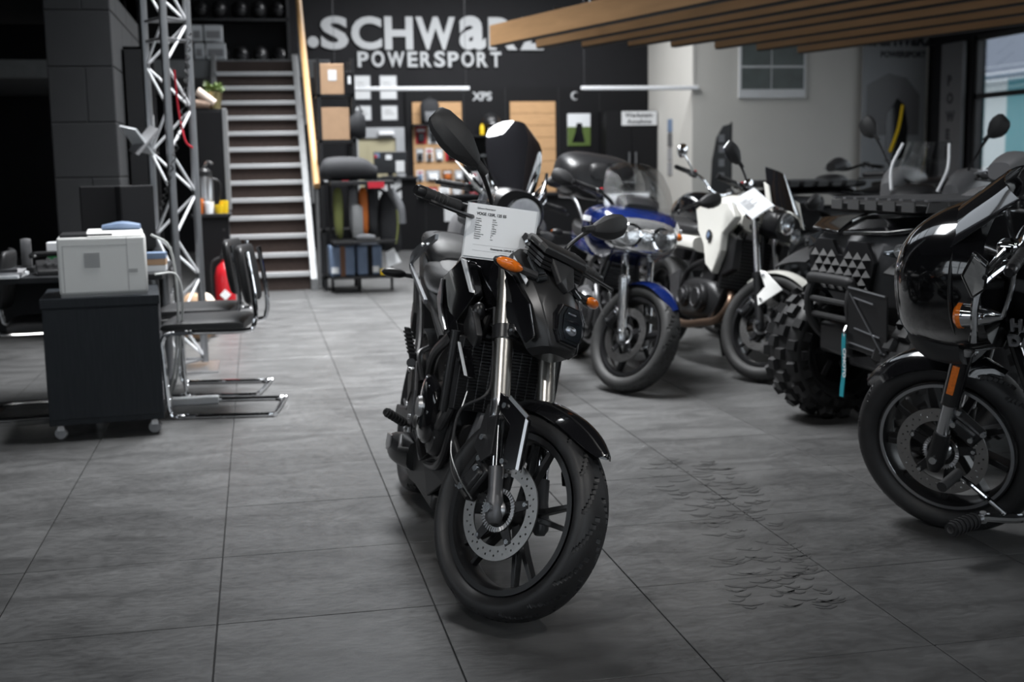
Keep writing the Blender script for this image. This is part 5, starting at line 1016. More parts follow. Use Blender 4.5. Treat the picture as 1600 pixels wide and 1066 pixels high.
# price sheet
MW = Matrix.Translation(B.root.location)@B.root.rotation_quaternion.to_matrix().to_4x4()@Matrix([list(r) for r in B.X])
def toW(p): q = MW@Vector(p); return V(*q)
bl_, br_, tl_ = toW((1.0, -.213, .905)), toW((1.065, -.018, .960)), toW((.983, -.253, 1.047))
price_sheet(bl_, br_-bl_, tl_-bl_, float(np.linalg.norm(br_-bl_))*1.0, float(np.linalg.norm(tl_-bl_)), 'white price sheet hanging on the handlebar of the centre motorcycle')
def at(px, py, Y):
    v = _fw*FPX+_r*(px-800)+_d*(py-533); t = Y/v[1]; return V(v[0]*t, Y, CAMH+v[2]*t)
def conv_fork(b, m_low='fork_silver', m_up='chrome', split=.33, top=.72, yo=.1, r=.028):
    for s_ in (-1, 1):
        f = b.p(MB().lathe([(0, -.045), (.016, -.045), (.026, -.02), (r*.9, .04), (r, .12), (r, split-.03), (r*1.12, split-.025), (r*1.12, split), (.02, split)], b.fk(0, s_*yo), b.u, 22), 'fork_slider', m_low, True)
        b.p(MB().cyl(b.fk(split-.01, s_*yo), b.fk(top, s_*yo), .02, n=18), 'stanchion', m_up, True, f)
        b.bolts([b.fk(0, s_*(yo+.026))], (0, s_, 0), .014, True, f)
    for s in (top-.16, top-.01): b.p(MB().box(b.fk(s, 0, -.01), (.06, .2, .035), rotm((0, 1, 0), -.436)), 'triple_clamp', 'satin_black', True, None, bevel=.008)
def fender(b, m, a0, a1, w, r, S=True, drop=.035, name='front_fender'):
    c = b.F if S else V(0, 0, b.Rr); rows = []
    for a in np.linspace(a0, a1, 16):
        t = (a-a0)/(a1-a0); ww = w*min(1, .25+3.2*min(t, 1-t)); rows.append([c+V((r-drop*abs(q)**2)*math.cos(a), ww*q, (r-drop*abs(q)**2)*math.sin(a)) for q in np.linspace(-1, 1, 9)])
    return b.p(MB().sheet(rows, .004), name, m, S)
def chassis(b, seat_z, tank_m, seat=(-.05, .55), tank=(.5, 1.05), tz=.9, exhaust=True, pillion=True):
    x0, x1 = tank; b.p(MB().body([(x0, 0, tz-.05, .07, .05), (x0+.1, 0, tz-.03, .12, .09), (x0+.3, 0, tz, .16, .12), (x1-.1, 0, tz, .15, .11), (x1, 0, tz-.03, .09, .06)], 22, 4, .75), 'fuel_tank', tank_m)
    s0, s1 = seat; b.p(MB().body([(s0-.15, 0, seat_z+.05, .07, .03), (s0, 0, seat_z+.04, .12, .05), (s0+.2, 0, seat_z+.01, .14, .05), (s1-.1, 0, seat_z, .11, .05), (s1, 0, seat_z+.02, .06, .03)], 18, 4, .7), 'seat', 'seat_leather')
    b.p(MB().body([(s0-.28, 0, seat_z+.03, .03, .02), (s0-.1, 0, seat_z-.02, .10, .05), (s0+.25, 0, seat_z-.06, .13, .06), (s1, 0, seat_z-.08, .12, .05)], 16, 3, .6), 'tail_fairing', tank_m)
    for s_ in (-1, 1):
        b.tube([(x1, s_*.09, tz-.06), (x1-.15, s_*.13, .68), (.58, s_*.13, .55), (.50, s_*.12, .34)], .018, 'frame_spar', 'satin_black'); b.tube([(x1, s_*.06, tz-.1), (x1-.02, s_*.11, .5), (.92, s_*.12, .25), (.6, s_*.11, .22)], .015, 'down_tube', 'satin_black')
        b.peg((.50, s_*.17, .34), (.52, s_*.27, .35))
        b.p(plate([(.36, s_*.15, .50), (.52, s_*.16, .55), (.56, s_*.16, .34), (.46, s_*.16, .32)], .014), 'heel_plate', 'cast_grey', False, None, smooth=0, bevel=.004)
    b.swing(.52, .38); b.stand(.6)
    b.p(MB().box((s0-.25, 0, .60), (.016, .13, .22), rotm((0, 1, 0), .3)), 'plate_holder', 'plastic_black', False, None, bevel=.004)
    b.indicator((s0-.12, -.19, seat_z-.03), (-.9, -.3, 0), (0, -1, 0), False, 'rear_indicator'); b.indicator((s0-.12, .19, seat_z-.03), (-.9, .3, 0), (0, 1, 0), False, 'rear_indicator')
    if exhaust: b.p(MB().body([(-.1, -.19, .42, .05, .05), (-.05, -.19, .41, .06, .065), (.25, -.17, .34, .06, .065), (.36, -.15, .3, .035, .035)], 16, 3, .9), 'muffler', 'engine_grey')
# ------------------------------------------------------------------ blue half-faired tourer with top case
Bl = Bike('touring_motorcycle', 'blue half-faired touring motorcycle with clear screen and black top case', 'motorcycle', 1.997, 7.736, -1.63, .17, .535, 1.43, .30, .31)
Bl.wheel(True, .06, .216, 'straight', 3, (-1, 1), 'satin_black', .15, True, 'tyre_used', 240); Bl.wheel(False, .085, .216, 'straight', 3, (-1,), 'satin_black', .12, False, 'tyre_used', 80)
conv_fork(Bl); fender(Bl, 'blue_paint', .75, 2.5, .075, .322); Bl.caliper(-1, .15, 2.6); Bl.caliper(1, .15, 2.6)
Bl.tube([(1.20, -.12, .78), (1.13, -.14, .62), (1.19, -.14, .45), (1.27, -.13, .36)], .005, 'brake_hose', 'rubber', True)
chassis(Bl, .80, 'blue_paint', tank=(.5, 1.0), tz=.89); Bl.engine(.48, 1.0, .24, .6, .16, 'engine_grey', True, 'steel')
for k in range(4): Bl.tube([(.93, -.12+.08*k, .52), (1.02, -.12+.08*k, .44), (1.0, -.10+.066*k, .28), (.85, -.08+.05*k, .19), (.5, -.08+.04*k, .2)], .018, 'exhaust_header', 'engine_grey')
rg = []
for (x, z, hw, hu_, hd) in ((1.375, .865, .05, .03, .06), (1.35, .875, .14, .06, .12), (1.29, .88, .20, .08, .15), (1.18, .89, .245, .11, .19), (1.05, .89, .265, .11, .22), (.92, .90, .262, .10, .20), (.85, .88, .25, .06, .12)):
    ring = []
    for j in range(22):
        a = 2*PI*j/22; c, q = math.cos(a), math.sin(a); ring.append(V(x, hw*math.copysign(abs(c)**.7, c), z+(hu_ if q > 0 else hd)*math.copysign(abs(q)**.8, q)))
    rg.append(ring)
fb = Bl.p(MB().loft(rg, True, 3), 'half_fairing', 'blue_paint')
hlb = Bl.p(MB().body([(1.28, 0, .85, .215, .105), (1.36, 0, .845, .185, .092), (1.405, 0, .835, .12, .07), (1.42, 0, .83, .04, .03)], 22, 3, .75), 'headlight', 'lamp_reflector')
for s_ in (-1, 1):
    Bl.p(MB().lathe([(.062, 0), (.068, .006), (.062, .012), (.03, .004), (0, .002)], (1.395, s_*.085, .845), (1, s_*.35, .1), 20), 'reflector_bowl', 'chrome', False, hlb)
    Bl.p(MB().ell((1.30, s_*.20, .87), (.03, .03, .022)), 'indicator', 'amber'); Bl.p(MB().box((1.05, s_*.264, .90), (.2, .006, .03)), 'fairing_decal', 'paper_shade', False, fb, bevel=.002)
ws = [[V(1.27-.30*t-.16*(1-abs(q)**1.8)*0-.10*q*q, .205*(1-.25*t*t)*q, .985+.265*t-.02*q*q+.03*math.sin(PI*t)) for q in np.linspace(-1, 1, 13)] for t in np.linspace(0, 1, 9)]
Bl.p(MB().sheet(ws, .004), 'windscreen', 'clear_screen'); Bl.p(MB().body([(1.0, 0, 1.0, .10, .04), (1.1, 0, 1.02, .13, .05), (1.2, 0, .99, .10, .03)], 14, 2, .7), 'instrument_panel', 'plastic_black')
Bl.bars(1.0, .93, .36, .05); Bl.mirror((1.12, -.24, 1.0), (1.06, -.36, 1.08), (1.03, -.50, 1.12), .09, (1, -.1, .05), False); Bl.mirror((1.12, .24, 1.0), (1.06, .36, 1.08), (1.03, .50, 1.12), .09, (1, .1, .05), False)
tc_ = Bl.p(MB().body([(-.47, 0, 1.13, .13, .07), (-.42, 0, 1.15, .22, .12), (-.25, 0, 1.17, .265, .15), (-.08, 0, 1.16, .265, .15), (.04, 0, 1.14, .23, .12), (.08, 0, 1.12, .15, .07)], 26, 4, .65), 'top_case', 'satin_black')
Bl.p(MB().body([(-.46, 0, 1.105, .20, .012), (-.2, 0, 1.105, .272, .014), (.07, 0, 1.105, .20, .012)], 22, 3, .65), 'case_seam', 'plastic_black', False, tc_); Bl.p(MB().body([(.02, -.02, 1.22, .07, .03), (.075, -.02, 1.20, .07, .05), (.10, -.02, 1.18, .05, .035)], 14, 2, .7), 'case_latch', 'plastic_black', False, tc_)
for s_ in (-1, 1): Bl.tube([(.22, s_*.10, .86), (.1, s_*.16, 1.0), (-.2, s_*.18, 1.01), (-.42, s_*.16, 1.01)], .011, 'case_rack', 'alu')
a_, b_, c_ = at(946, 341, 6.72), at(1013, 339, 6.66), at(945, 304, 6.75); price_sheet(a_, b_-a_, c_-a_, float(np.linalg.norm(b_-a_)), float(np.linalg.norm(c_-a_)), 'white price sheet tied to the right bar of the blue motorcycle', 8, None)
# ------------------------------------------------------------------ cream-white naked motorcycle
Wh = Bike('roadster_motorcycle', 'cream-white naked motorcycle with twin round headlights beside the quad bike', 'motorcycle', 2.638, 7.856, -1.5, .17, .496, 1.46, .31, .31)
Wh.wheel(True, .058, .226, 'pairs', 5, (-1, 1), 'satin_black', .15, True, 'tyre_used', 240); Wh.wheel(False, .085, .218, 'pairs', 5, (-1,), 'satin_black', .12, False, 'tyre_used', 80)
conv_fork(Wh, 'satin_black', 'fork_silver', .30, .76, .1, .026); fender(Wh, 'cream_paint', .85, 2.4, .07, .335); Wh.caliper(-1, .15, 2.6)
for s_ in (-1, 1):
    sd_ = Wh.p(plate([(1.36, s_*.125, .60), (1.40, s_*.125, .60), (1.55, s_*.12, .52), (1.43, s_*.125, .40), (1.40, s_*.125, .455), (1.455, s_*.125, .505)], .010), 'fender_wing', 'white_paint', True, None, smooth=0, bevel=.003); Wh.bolts([(1.40, s_*.132, .575), (1.435, s_*.132, .44)], (0, s_, 0), .009, True, sd_)
chassis(Wh, .80, 'cream_paint', tank=(.55, 1.12), tz=.92); Wh.engine(.50, 1.0, .25, .62, .15, 'engine_black', False, 'engine_grey')
for s_ in (-1, 1):
    K = lambda pts: [(a, b_*s_, c) for a, b_, c in pts]
    tp = Wh.p(plate(K([(.72, .19, .93), (.90, .205, .985), (1.18, .20, .985), (1.27, .19, .90), (1.16, .20, .80), (1.17, .20, .70), (1.09, .19, .555), (.98, .19, .60), (.93, .20, .72), (.80, .19, .80)]), .05), 'tank_panel', 'cream_paint', False, None, smooth=20, bevel=.012)
    Wh.p(MB().cyl((1.0, s_*.228, .78), (1.0, s_*.234, .78), .032, n=20), 'emblem', 'screen', False, tp); Wh.p(MB().cyl((1.0, s_*.233, .78), (1.0, s_*.236, .78), .022, n=4), 'emblem_quarter', 'blue_grey', False, tp)
    Wh.p(plate(K([(1.10, .16, .82), (1.25, .15, .78), (1.24, .14, .60), (1.12, .15, .55)]), .05), 'radiator_shroud', 'plastic_black', False, None, smooth=0, bevel=.008)
rdw = Wh.p(MB().bb(1.08, 1.12, -.17, .17, .48, .78), 'radiator', 'plastic_black', False, None, smooth=0, bevel=.005)
for q in range(14): Wh.p(MB().bb(1.12, 1.126, -.16, .16, .495+.02*q, .500+.02*q), 'radiator_fin', 'cast_grey', False, rdw, smooth=0)
for s_ in (-1, 1): Wh.tube([(1.02, s_*.06, .50), (1.16, s_*.10, .42), (1.10, s_*.13, .30), (.90, s_*.15, .25), (.68, s_*.16, .22), (.4, s_*.16, .25)], .024, 'exhaust_header', 'bronze_pipe')
hw_ = Wh.p(MB().body([(1.24, 0, .90, .09, .08), (1.32, .0, .895, .12, .085), (1.36, .0, .89, .12, .08)], 18, 2, .8), 'headlight', 'satin_black', True)
for (y, z, r) in ((-.035, .905, .062), (.075, .865, .042)):
    Wh.p(MB().lathe([(r, -.01), (r*1.05, .01), (r, .014), (r*.5, .0), (0, -.004)], (1.365, y, z), (1, 0, .05), 24), 'reflector_bowl', 'lamp_reflector', True, hw_); Wh.p(MB().ell((1.372, y, z), (.016, r*.93, r*.93)), 'lens', 'lamp_glass', True, hw_)
sc_ = [[V(1.37-.17*t-.06*q*q, .15*(1-.35*t*t)*q, .98+.22*t) for q in np.linspace(-1, 1, 9)] for t in np.linspace(0, 1, 7)]
Wh.p(MB().sheet(sc_, .005), 'fly_screen', 'smoke_screen', True)
for s_ in (-1, 1): Wh.p(plate([(1.30, s_*.16, .95), (1.35, s_*.17, .93), (1.26, s_*.165, 1.08), (1.21, s_*.15, 1.10)], .012), 'screen_cheek', 'cream_paint', True, None, smooth=0, bevel=.003); Wh.indicator((1.25, s_*.22, .88), (.95, s_*.2, 0), (0, s_, 0))
Wh.bars(1.025, 1.10, .40, .05); Wh.mirror((1.15, -.23, 1.05), (1.17, -.36, 1.13), (1.15, -.50, 1.19), .10, (1, -.2, .1)); Wh.mirror((1.15, .23, 1.05), (1.17, .36, 1.13), (1.15, .50, 1.19), .10, (1, .2, .1))
a_, b_, c_ = at(1176, 342, 6.15), at(1209, 321, 6.2), at(1148, 313, 6.25); price_sheet(a_, b_-a_, c_-a_, float(np.linalg.norm(b_-a_)), float(np.linalg.norm(c_-a_)), 'white price sheet on the handlebar of the cream-white motorcycle', 8, None)
# ------------------------------------------------------------------ round-headlight motorcycle with tall dark screen
Rd = Bike('screen_motorcycle', 'black motorcycle with one round headlight and tall smoked screen behind the centre bike', 'motorcycle', 1.23, 7.72, -1.571, .13, .25, 1.45, .30, .31)
Rd.wheel(True, .06, .216, 'straight', 5, (-1,), 'satin_black', .14, False, 'tyre_used', 90); Rd.wheel(False, .085, .216, 'straight', 5, (), 'satin_black', .12, False, 'tyre_used', 80)
conv_fork(Rd, 'satin_black', 'chrome'); fender(Rd, 'gloss_black', .9, 2.4, .075, .325); chassis(Rd, .78, 'gloss_black', tank=(.5, 1.05), tz=.88); Rd.engine(.48, 1.0, .24, .6, .15)
hr_ = Rd.p(MB().lathe([(0, -.12), (.06, -.11), (.10, -.05), (.108, .0), (.108, .012), (.098, .014)], (1.29, 0, .975), (1, 0, .02), 30), 'headlight', 'gloss_black', True)
Rd.p(MB().lathe([(.098, .006), (.07, -.012), (.03, -.02), (0, -.022)], (1.302, 0, .975), (1, 0, .02), 30), 'reflector_bowl', 'lamp_white', True, hr_); Rd.p(MB().ell((1.306, 0, .975), (.012, .097, .097)), 'lens', 'lamp_glass', True, hr_)
Rd.p(MB().body([(1.0, 0, .99, .15, .10), (1.12, 0, 1.0, .19, .12), (1.2, 0, .99, .165, .125), (1.235, 0, .985, .14, .125)], 24, 3, .85), 'headlight_fairing', 'satin_black', True)
sc_ = [[V(1.20-.20*t-.07*q*q, (.10+.075*math.sin(PI*min(1, t*.72)))*(1-.5*(max(0, t-.75)/.25)**2)*q, 1.07+.42*t-.02*q*q) for q in np.linspace(-1, 1, 13)] for t in np.linspace(0, 1, 13)]
Rd.p(MB().sheet(sc_, .005), 'windscreen', 'smoke_screen', True)
for s_ in (-1, 1):
    Rd.tube([(1.18, s_*.10, 1.05), (1.14, s_*.16, 1.14), (1.06, s_*.20, 1.24)], .010, 'screen_bracket', 'chrome', True); Rd.tube([(1.16, s_*.13, 1.04), (1.10, s_*.20, 1.09), (1.0, s_*.24, 1.16)], .009, 'screen_bracket', 'chrome', True)
    Rd.indicator((1.12, s_*.25, .90), (.95, s_*.2, 0), (0, s_, 0), True, 'indicator', 'grey_plastic', .09, .03)
    Rd.p(MB().body([(.62, s_*.19, .80, .05, .10), (.75, s_*.20, .80, .07, .15), (.95, s_*.20, .82, .07, .16), (1.02, s_*.19, .82, .05, .10)], 16, 3, .75), 'side_fairing', 'grey_plastic')
Rd.p(plate([(1.02, -.22, 1.10), (1.0, -.33, 1.20), (1.05, -.20, 1.10), (1.12, -.10, 1.04), (1.10, -.12, 1.02)], .012), 'hand_guard', 'white_paint', True, None, smooth=0, bevel=.003)
Rd.bars(1.07, .97, .38, .05); Rd.mirror((1.0, .18, 1.1), (1.0, .24, 1.2), (.97, .36, 1.25), .09, (1, .1, .05))
# ------------------------------------------------------------------ dark motorcycle behind, with chrome round mirror
Dk = Bike('parked_motorcycle', 'dark motorcycle with a round chrome mirror parked behind the blue one', 'motorcycle', 3.05, 9.6, -1.45, .15, .45, 1.45, .30, .31)
Dk.wheel(True, .06, .216, 'straight', 5, (-1,), 'satin_black', .14, False, 'tyre_used', 72); Dk.wheel(False, .085, .216, 'straight', 5, (), 'satin_black', .12, False, 'tyre_used', 72)
conv_fork(Dk, 'satin_black', 'chrome'); fender(Dk, 'gloss_black', .9, 2.4, .075, .325); chassis(Dk, .78, 'gloss_black', tz=.9); Dk.engine(.48, 1.0, .24, .6, .15)
hr_ = Dk.p(MB().lathe([(0, -.12), (.06, -.11), (.095, -.05), (.1, .0), (.09, .012), (.05, 0), (0, -.01)], (1.25, 0, .93), (1, 0, .02), 26), 'headlight', 'chrome', True)
Dk.bars(1.08, .98, .40, .06, m='chrome')
for s_ in (-1, 1):
    q = Dk.p(MB().lathe([(0, -.02), (.03, -.016), (.05, 0), (.052, .008), (0, .008)], (1.0, s_*.42, 1.20), (-1, 0, .1), 22), 'mirror', 'chrome', True); Dk.tube([(1.0, s_*.24, 1.07), (1.02, s_*.32, 1.12), (1.0, s_*.41, 1.19)], .006, 'stem', 'chrome', True, q); Dk.indicator((1.14, s_*.17, .93), (.95, s_*.2, 0), (0, s_, 0))
# ------------------------------------------------------------------ quad bikes
def knobby(root, c, R, W, steer=0, name='wheel', full=True):
    c = V(*c); X = np.eye(4); Rz = rotm((0, 0, 1), steer); X[:3, :3] = Rz; X[:3, 3] = c-Rz@c; rim = R*.53
    w_ = MB().lathe([(rim+.01, -W*.7), (rim-.015, -W*.7), (rim-.03, -W*.4), (rim-.03, W*.4), (rim-.015, W*.7), (rim+.01, W*.7), (rim, 0)], c, (0, 1, 0), 40, True).lathe([(0, W*.30), (.05, W*.34), (.07, W*.26), (rim-.03, W*.12), (rim-.03, -W*.12), (.07, -W*.26), (.05, -W*.34), (0, -W*.30)], c, (0, 1, 0), 40).build(name, 'satin_black', root, X=X)
    for k in range(6):
        a = k*PI/3
        for sy in (-1, 1):
            MB().box(c+V(math.cos(a)*rim*.58, sy*W*.25, math.sin(a)*rim*.58), (rim*.5, .012, .03), rotm((0, 1, 0), -a)).build('wheel_rib', 'cast_grey', w_, X=X, bevel=.003)
    prof = []
    for j in range(20):
        t = 2*PI*j/20; q = math.sin(t); prof.append(((R-.022+rim)/2+(R-.022-rim)/2*math.copysign(abs(q)**.7, q), W*math.copysign(abs(math.cos(t))**.55, math.cos(t))*.95))
    ty = MB().lathe(prof, c, (0, 1, 0), 48, True).build('tyre', 'tyre', w_, X=X)
    if not full: return w_
    def knob(a, y, sa, sy, h, tilt, r0):
        q = V(math.cos(a), 0, math.sin(a)); e = V(-math.sin(a), 0, math.cos(a)); up = unit(q*math.cos(tilt)+V(0, 1, 0)*math.sin(tilt)); yy = unit(V(0, 1, 0)*math.cos(tilt)-q*math.sin(tilt))
        p = c+q*r0+V(0, y, 0); Rm = np.column_stack([e, yy, up]); hx, hy = sa/2, sy/2
        pts = [p+Rm@V(sx*hx*k, sy_*hy*k, zz) for zz, k in ((-.012, 1.15), (h, .85)) for sx, sy_ in ((-1, -1), (1, -1), (1, 1), (-1, 1))]
        MB().add(pts, [(3, 2, 1, 0), (4, 5, 6, 7)]+[(i, (i+1) % 4, 4+(i+1) % 4, 4+i) for i in range(4)]).build('tread_knob', 'tyre', w_, smooth=0, X=X)
    N = 18
    for i in range(N):
        a = 2*PI*i/N
        knob(a, W*.22, .055, W*.42, .024, .05, R-.022); knob(a+PI/N, -W*.22, .055, W*.42, .024, -.05, R-.022)
        knob(a+PI/N*.9, W*.74, .05, W*.34, .026, .55, R-.035); knob(a+PI/N*.1, -W*.74, .05, W*.34, .026, -.55, R-.035)
        knob(a, W*.98, .045, .035, .018, 1.25, R-.085); knob(a+PI/N, -W*.98, .045, .035, .018, -1.25, R-.085)
    return w_
def quad(name, label, x, y, hd, accent='gloss_black', full=True, front=True, group='quad bikes'):
    r = thing(name, label, 'quad bike', (x, y, 0), hd, group); P_ = lambda mb, n, m, par=None, **k: mb.build(n, m, par or r, **k)
    tr_ = .46
    knobby(r, (0, -tr_, .33), .33, .125, .12, 'front_wheel', full); knobby(r, (0, tr_, .33), .33, .125, .12, 'front_wheel', full)
    knobby(r, (-1.42, -tr_, .33), .33, .14, 0, 'rear_wheel', False); knobby(r, (-1.42, tr_, .33), .33, .14, 0, 'rear_wheel', False)
    P_(MB().body([(-1.75, 0, .62, .22, .10), (-1.5, 0, .66, .28, .16), (-.9, 0, .60, .22, .22), (-.3, 0, .62, .24, .22), (.05, 0, .66, .26, .16)], 18, 3, .6), 'chassis', 'plastic_black')
    P_(MB().bb(-1.1, .1, -.15, .15, .30, .5), 'skid_plate', 'cast_grey', bevel=.02)
    # front fascia
    fa = P_(MB().loft([[V(xx, y_*hw, z) for xx, y_ in ((-.25, -1), (x1-.10, -1), (x1, -.62), (x1, .62), (x1-.10, 1), (-.25, 1))] for z, hw, x1 in ((.60, .26, .16), (.68, .33, .20), (.80, .40, .21), (.88, .43, .19), (.92, .40, .15))], True), 'front_fascia', 'grey_plastic', smooth=25, bevel=.008)
    gr = P_(plate([(.222, -.22, .655), (.222, .22, .655), (.228, .27, .80), (.226, .20, .885), (.226, .07, .885), (.229, .05, .82), (.229, -.05, .82), (.226, -.07, .885), (.226, -.20, .885), (.228, -.27, .80)], .02), 'grille', 'panel_black', fa, smooth=0, bevel=.003)
    for i in range(5):
        for j in range(7):
            yy = -.21+.07*j+(.035 if i % 2 else 0); zz = .672+.036*i
            if abs(yy) > .24 or (abs(yy) < .06 and zz > .79): continue
            P_(MB().add([V(.238, yy-.034, zz-.004), V(.238, yy+.034, zz-.004), V(.238, yy, zz+.026), V(.262, yy, zz-.006)], [(0, 1, 3), (1, 2, 3), (2, 0, 3), (0, 2, 1)]), 'grille_tooth', 'plastic_black', fa, smooth=0)
    for s_ in (-1, 1):
        hl_ = P_(plate([(.215, s_*.29, .845), (.16, s_*.43, .875), (.05, s_*.47, .905), (.06, s_*.45, .855), (.17, s_*.38, .825)], .03), 'headlight', 'lamp_dark', smooth=0, bevel=.006)
        P_(plate([(.222, s_*.31, .848), (.165, s_*.44, .877), (.12, s_*.455, .885), (.18, s_*.385, .838)], .012), 'lens', 'lamp_glass', hl_, smooth=0); P_(MB().lathe([(.03, 0), (.02, -.012), (0, -.016)], (.19, s_*.385, .858), (1, s_*.5, 0), 16), 'reflector_bowl', 'lamp_reflector', hl_)
        # hood panel and fenders
        P_(plate([(.24, s_*.02, .915), (.20, s_*.30, .925), (.06, s_*.47, .955), (-.25, s_*.53, .965), (-.55, s_*.56, .94), (-.50, s_*.42, .985), (-.1, s_*.30, .985), (.15, s_*.05, .965)], .02), 'hood_panel', accent, smooth=25, bevel=.006)
        rows = []
        for a in np.linspace(.95, 2.75, 12): rows.append([V(.44*math.cos(a)*.95-.02, s_*(.32+.30*q), .34+.52*math.sin(a)-.03*q*q*1.5) for q in np.linspace(0, 1, 5)])
        P_(MB().sheet(rows, .008), 'front_mudguard', 'plastic_black')
        rows = [[V(-1.42+.46*math.cos(a), s_*(.28+.34*q), .36+.50*math.sin(a)-.04*q*q) for q in np.linspace(0, 1, 5)] for a in np.linspace(.3, 2.7, 12)]
        P_(MB().sheet(rows, .008), 'rear_mudguard', 'plastic_black')
        P_(MB().tube([(.02, s_*.12, .40), (.0, s_*.36, .34)], .022, 8, 1), 'suspension_arm', 'satin_black'); P_(MB().tube([(-.10, s_*.14, .38), (-.02, s_*.36, .30)], .02, 8, 1), 'suspension_arm', 'satin_black')
        sp_ = P_(MB().cyl((-.02, s_*.30, .40), (-.08, s_*.20, .74), .02, n=10), 'shock_absorber', 'satin_black'); P_(MB().tube([V(-.02-.06*t, s_*(.30-.10*t), .40+.34*t)+V(.035*math.cos(t*44), .035*math.sin(t*44), 0) for t in np.linspace(.1, .9, 70)], .006, 5, 1), 'spring', 'cast_grey', sp_)
        P_(MB().tube([(.12, s_*.15, .36), (.26, s_*.17, .50), (.29, s_*.17, .62), (.27, s_*.16, .70)], .021, 10), 'bumper_post', 'matte_black')
        P_(MB().bb(-.85, -.35, s_*.26-.12*(s_ > 0)-.0, s_*.26+.12*(s_ < 0)+.0, .33, .36), 'foot_well', 'plastic_black', bevel=.01); P_(MB().bb(-1.0, -.3, s_*.30-.13, s_*.30+.13, .31, .34), 'running_board', 'plastic_black', bevel=.008)
    P_(MB().tube([(.26, -.17, .66), (.28, -.165, .705), (.285, -.13, .715), (.285, .13, .715), (.28, .165, .705), (.26, .17, .66)], .024, 12), 'bumper_bar', 'matte_black')
    P_(MB().tube([(.285, -.16, .62), (.285, .16, .62)], .014, 8, 1), 'bumper_bar', 'matte_black'); P_(MB().tube([(.275, -.16, .55), (.275, .16, .55)], .014, 8, 1), 'bumper_bar', 'matte_black')
    P_(MB().bb(.10, .26, -.13, .13, .38, .52), 'winch', 'satin_black', bevel=.02)
    # cargo rack
    rk = P_(MB().loft([[V(-.28+sx*(.36+e_), y_*(.40+e_), z) for sx, y_ in ((-1, -1), (.7, -1), (1, -.7), (1, .7), (.7, 1), (-1, 1))] for z, e_ in ((.995, -.02), (1.01, .02), (1.04, .03), (1.055, .0))], True), 'cargo_rack', 'plastic_black', smooth=0, bevel=.006)
    for k in range(9): P_(MB().bb(-.60, .06, -.36+.09*k-.012, -.36+.09*k+.012, 1.055, 1.063), 'rack_rib', 'grey_plastic', rk, smooth=0)
    for k in range(5): P_(plate([(-.56+.14*k, .425, 1.052), (-.47+.14*k, .425, 1.052), (-.45+.14*k, .437, 1.012), (-.54+.14*k, .437, 1.012)], .008), 'rack_facet', 'grille_grey', rk, smooth=0); P_(plate([(.105, -.30+.14*k, 1.052), (.105, -.21+.14*k, 1.052), (.117, -.19+.14*k, 1.012), (.117, -.28+.14*k, 1.012)], .008), 'rack_facet', 'grille_grey', rk, smooth=0)
    for k in range(3): P_(MB().cyl((-.1-.2*k, .2, .96), (-.1-.2*k, .2, 1.0), .02, n=8), 'rack_foot', 'satin_black', rk)
    P_(MB().body([(-1.75, 0, 1.0, .25, .03), (-1.6, 0, 1.0, .36, .03), (-1.25, 0, 1.0, .36, .03), (-1.2, 0, 1.0, .3, .03)], 18, 2, .4), 'rear_rack', 'plastic_black')
    P_(MB().body([(-1.25, 0, .98, .16, .07), (-1.1, 0, .93, .20, .07), (-.9, 0, .90, .18, .06), (-.72, 0, .93, .13, .05)], 18, 3, .7), 'seat', 'seat_leather')
    P_(MB().body([(-.78, 0, .93, .10, .06), (-.65, 0, 1.0, .16, .10), (-.50, 0, 1.02, .17, .08), (-.40, 0, .98, .12, .05)], 18, 3, .7), 'tank_cover', 'grey_plastic')
    P_(MB().tube([(-.82, -.40, 1.17), (-.76, -.22, 1.19), (-.68, -.10, 1.15), (-.68, .10, 1.15), (-.76, .22, 1.19), (-.82, .40, 1.17)], .012, 8), 'handlebar', 'satin_black')
    for s_ in (-1, 1): g_ = P_(MB().cyl((-.83, s_*.43, 1.168), (-.80, s_*.31, 1.178), .018, n=12), 'grip', 'rubber'); P_(MB().box((-.77, s_*.25, 1.19), (.05, .05, .05)), 'switch_pod', 'plastic_black', bevel=.008); P_(MB().tube([(-.75, s_*.26, 1.18), (-.73, s_*.34, 1.165), (-.75, s_*.43, 1.155)], .006, 6), 'lever', 'alu')
    P_(MB().body([(-.72, 0, 1.18, .09, .04), (-.64, 0, 1.20, .11, .06), (-.56, 0, 1.17, .08, .04)], 16, 2, .7), 'instrument_pod', 'grey_plastic')
    return r
q1 = quad('quad_bike', 'large black quad bike with knobbly tyres and plate facing left', 2.73, 4.96, math.radians(184))
pl3 = plate([(.305, .19, .705), (.30, .19, .44), (.285, .46, .42), (.29, .46, .685)], .008).build('number_plate_holder', 'satin_black', q1, smooth=0, bevel=.004)
for a, b in (((.312, .21, .675), (.30, .44, .45)), ((.312, .24, .66), (.306, .38, .645)), ((.305, .24, .53), (.298, .42, .51)), ((.305, .20, .465), (.292, .45, .445)), ((.313, .20, .70), (.297, .45, .682))): MB().tube([V(*a), V(*b)], .0035, 6, 1).build('embossed_rib', 'alu', pl3)
MB().sheet([[V(.32+.004*math.sin(i*.9), .20+.006*math.sin(i*.7)-.03+.03*j, .50-.034*i) for j in range(2)] for i in range(9)], .003).build('tow_strap', 'teal_strap', q1)
MB().tube([(.30, .17, .53), (.32, .185, .50), (.31, .2, .46)], .005, 6).build('strap_hook', 'steel', q1)
text('strap_lettering', 'CFMOTO', .030, 'paper_shade', q1, frame_mtx((.327, .192, .44), (0, .02, -1), (0, 1, 0.0)), .0004, .001)
q2 = quad('quad_bike', 'farthest dark quad bike by the pale wall', 4.6, 10.4, math.radians(185), full=False)
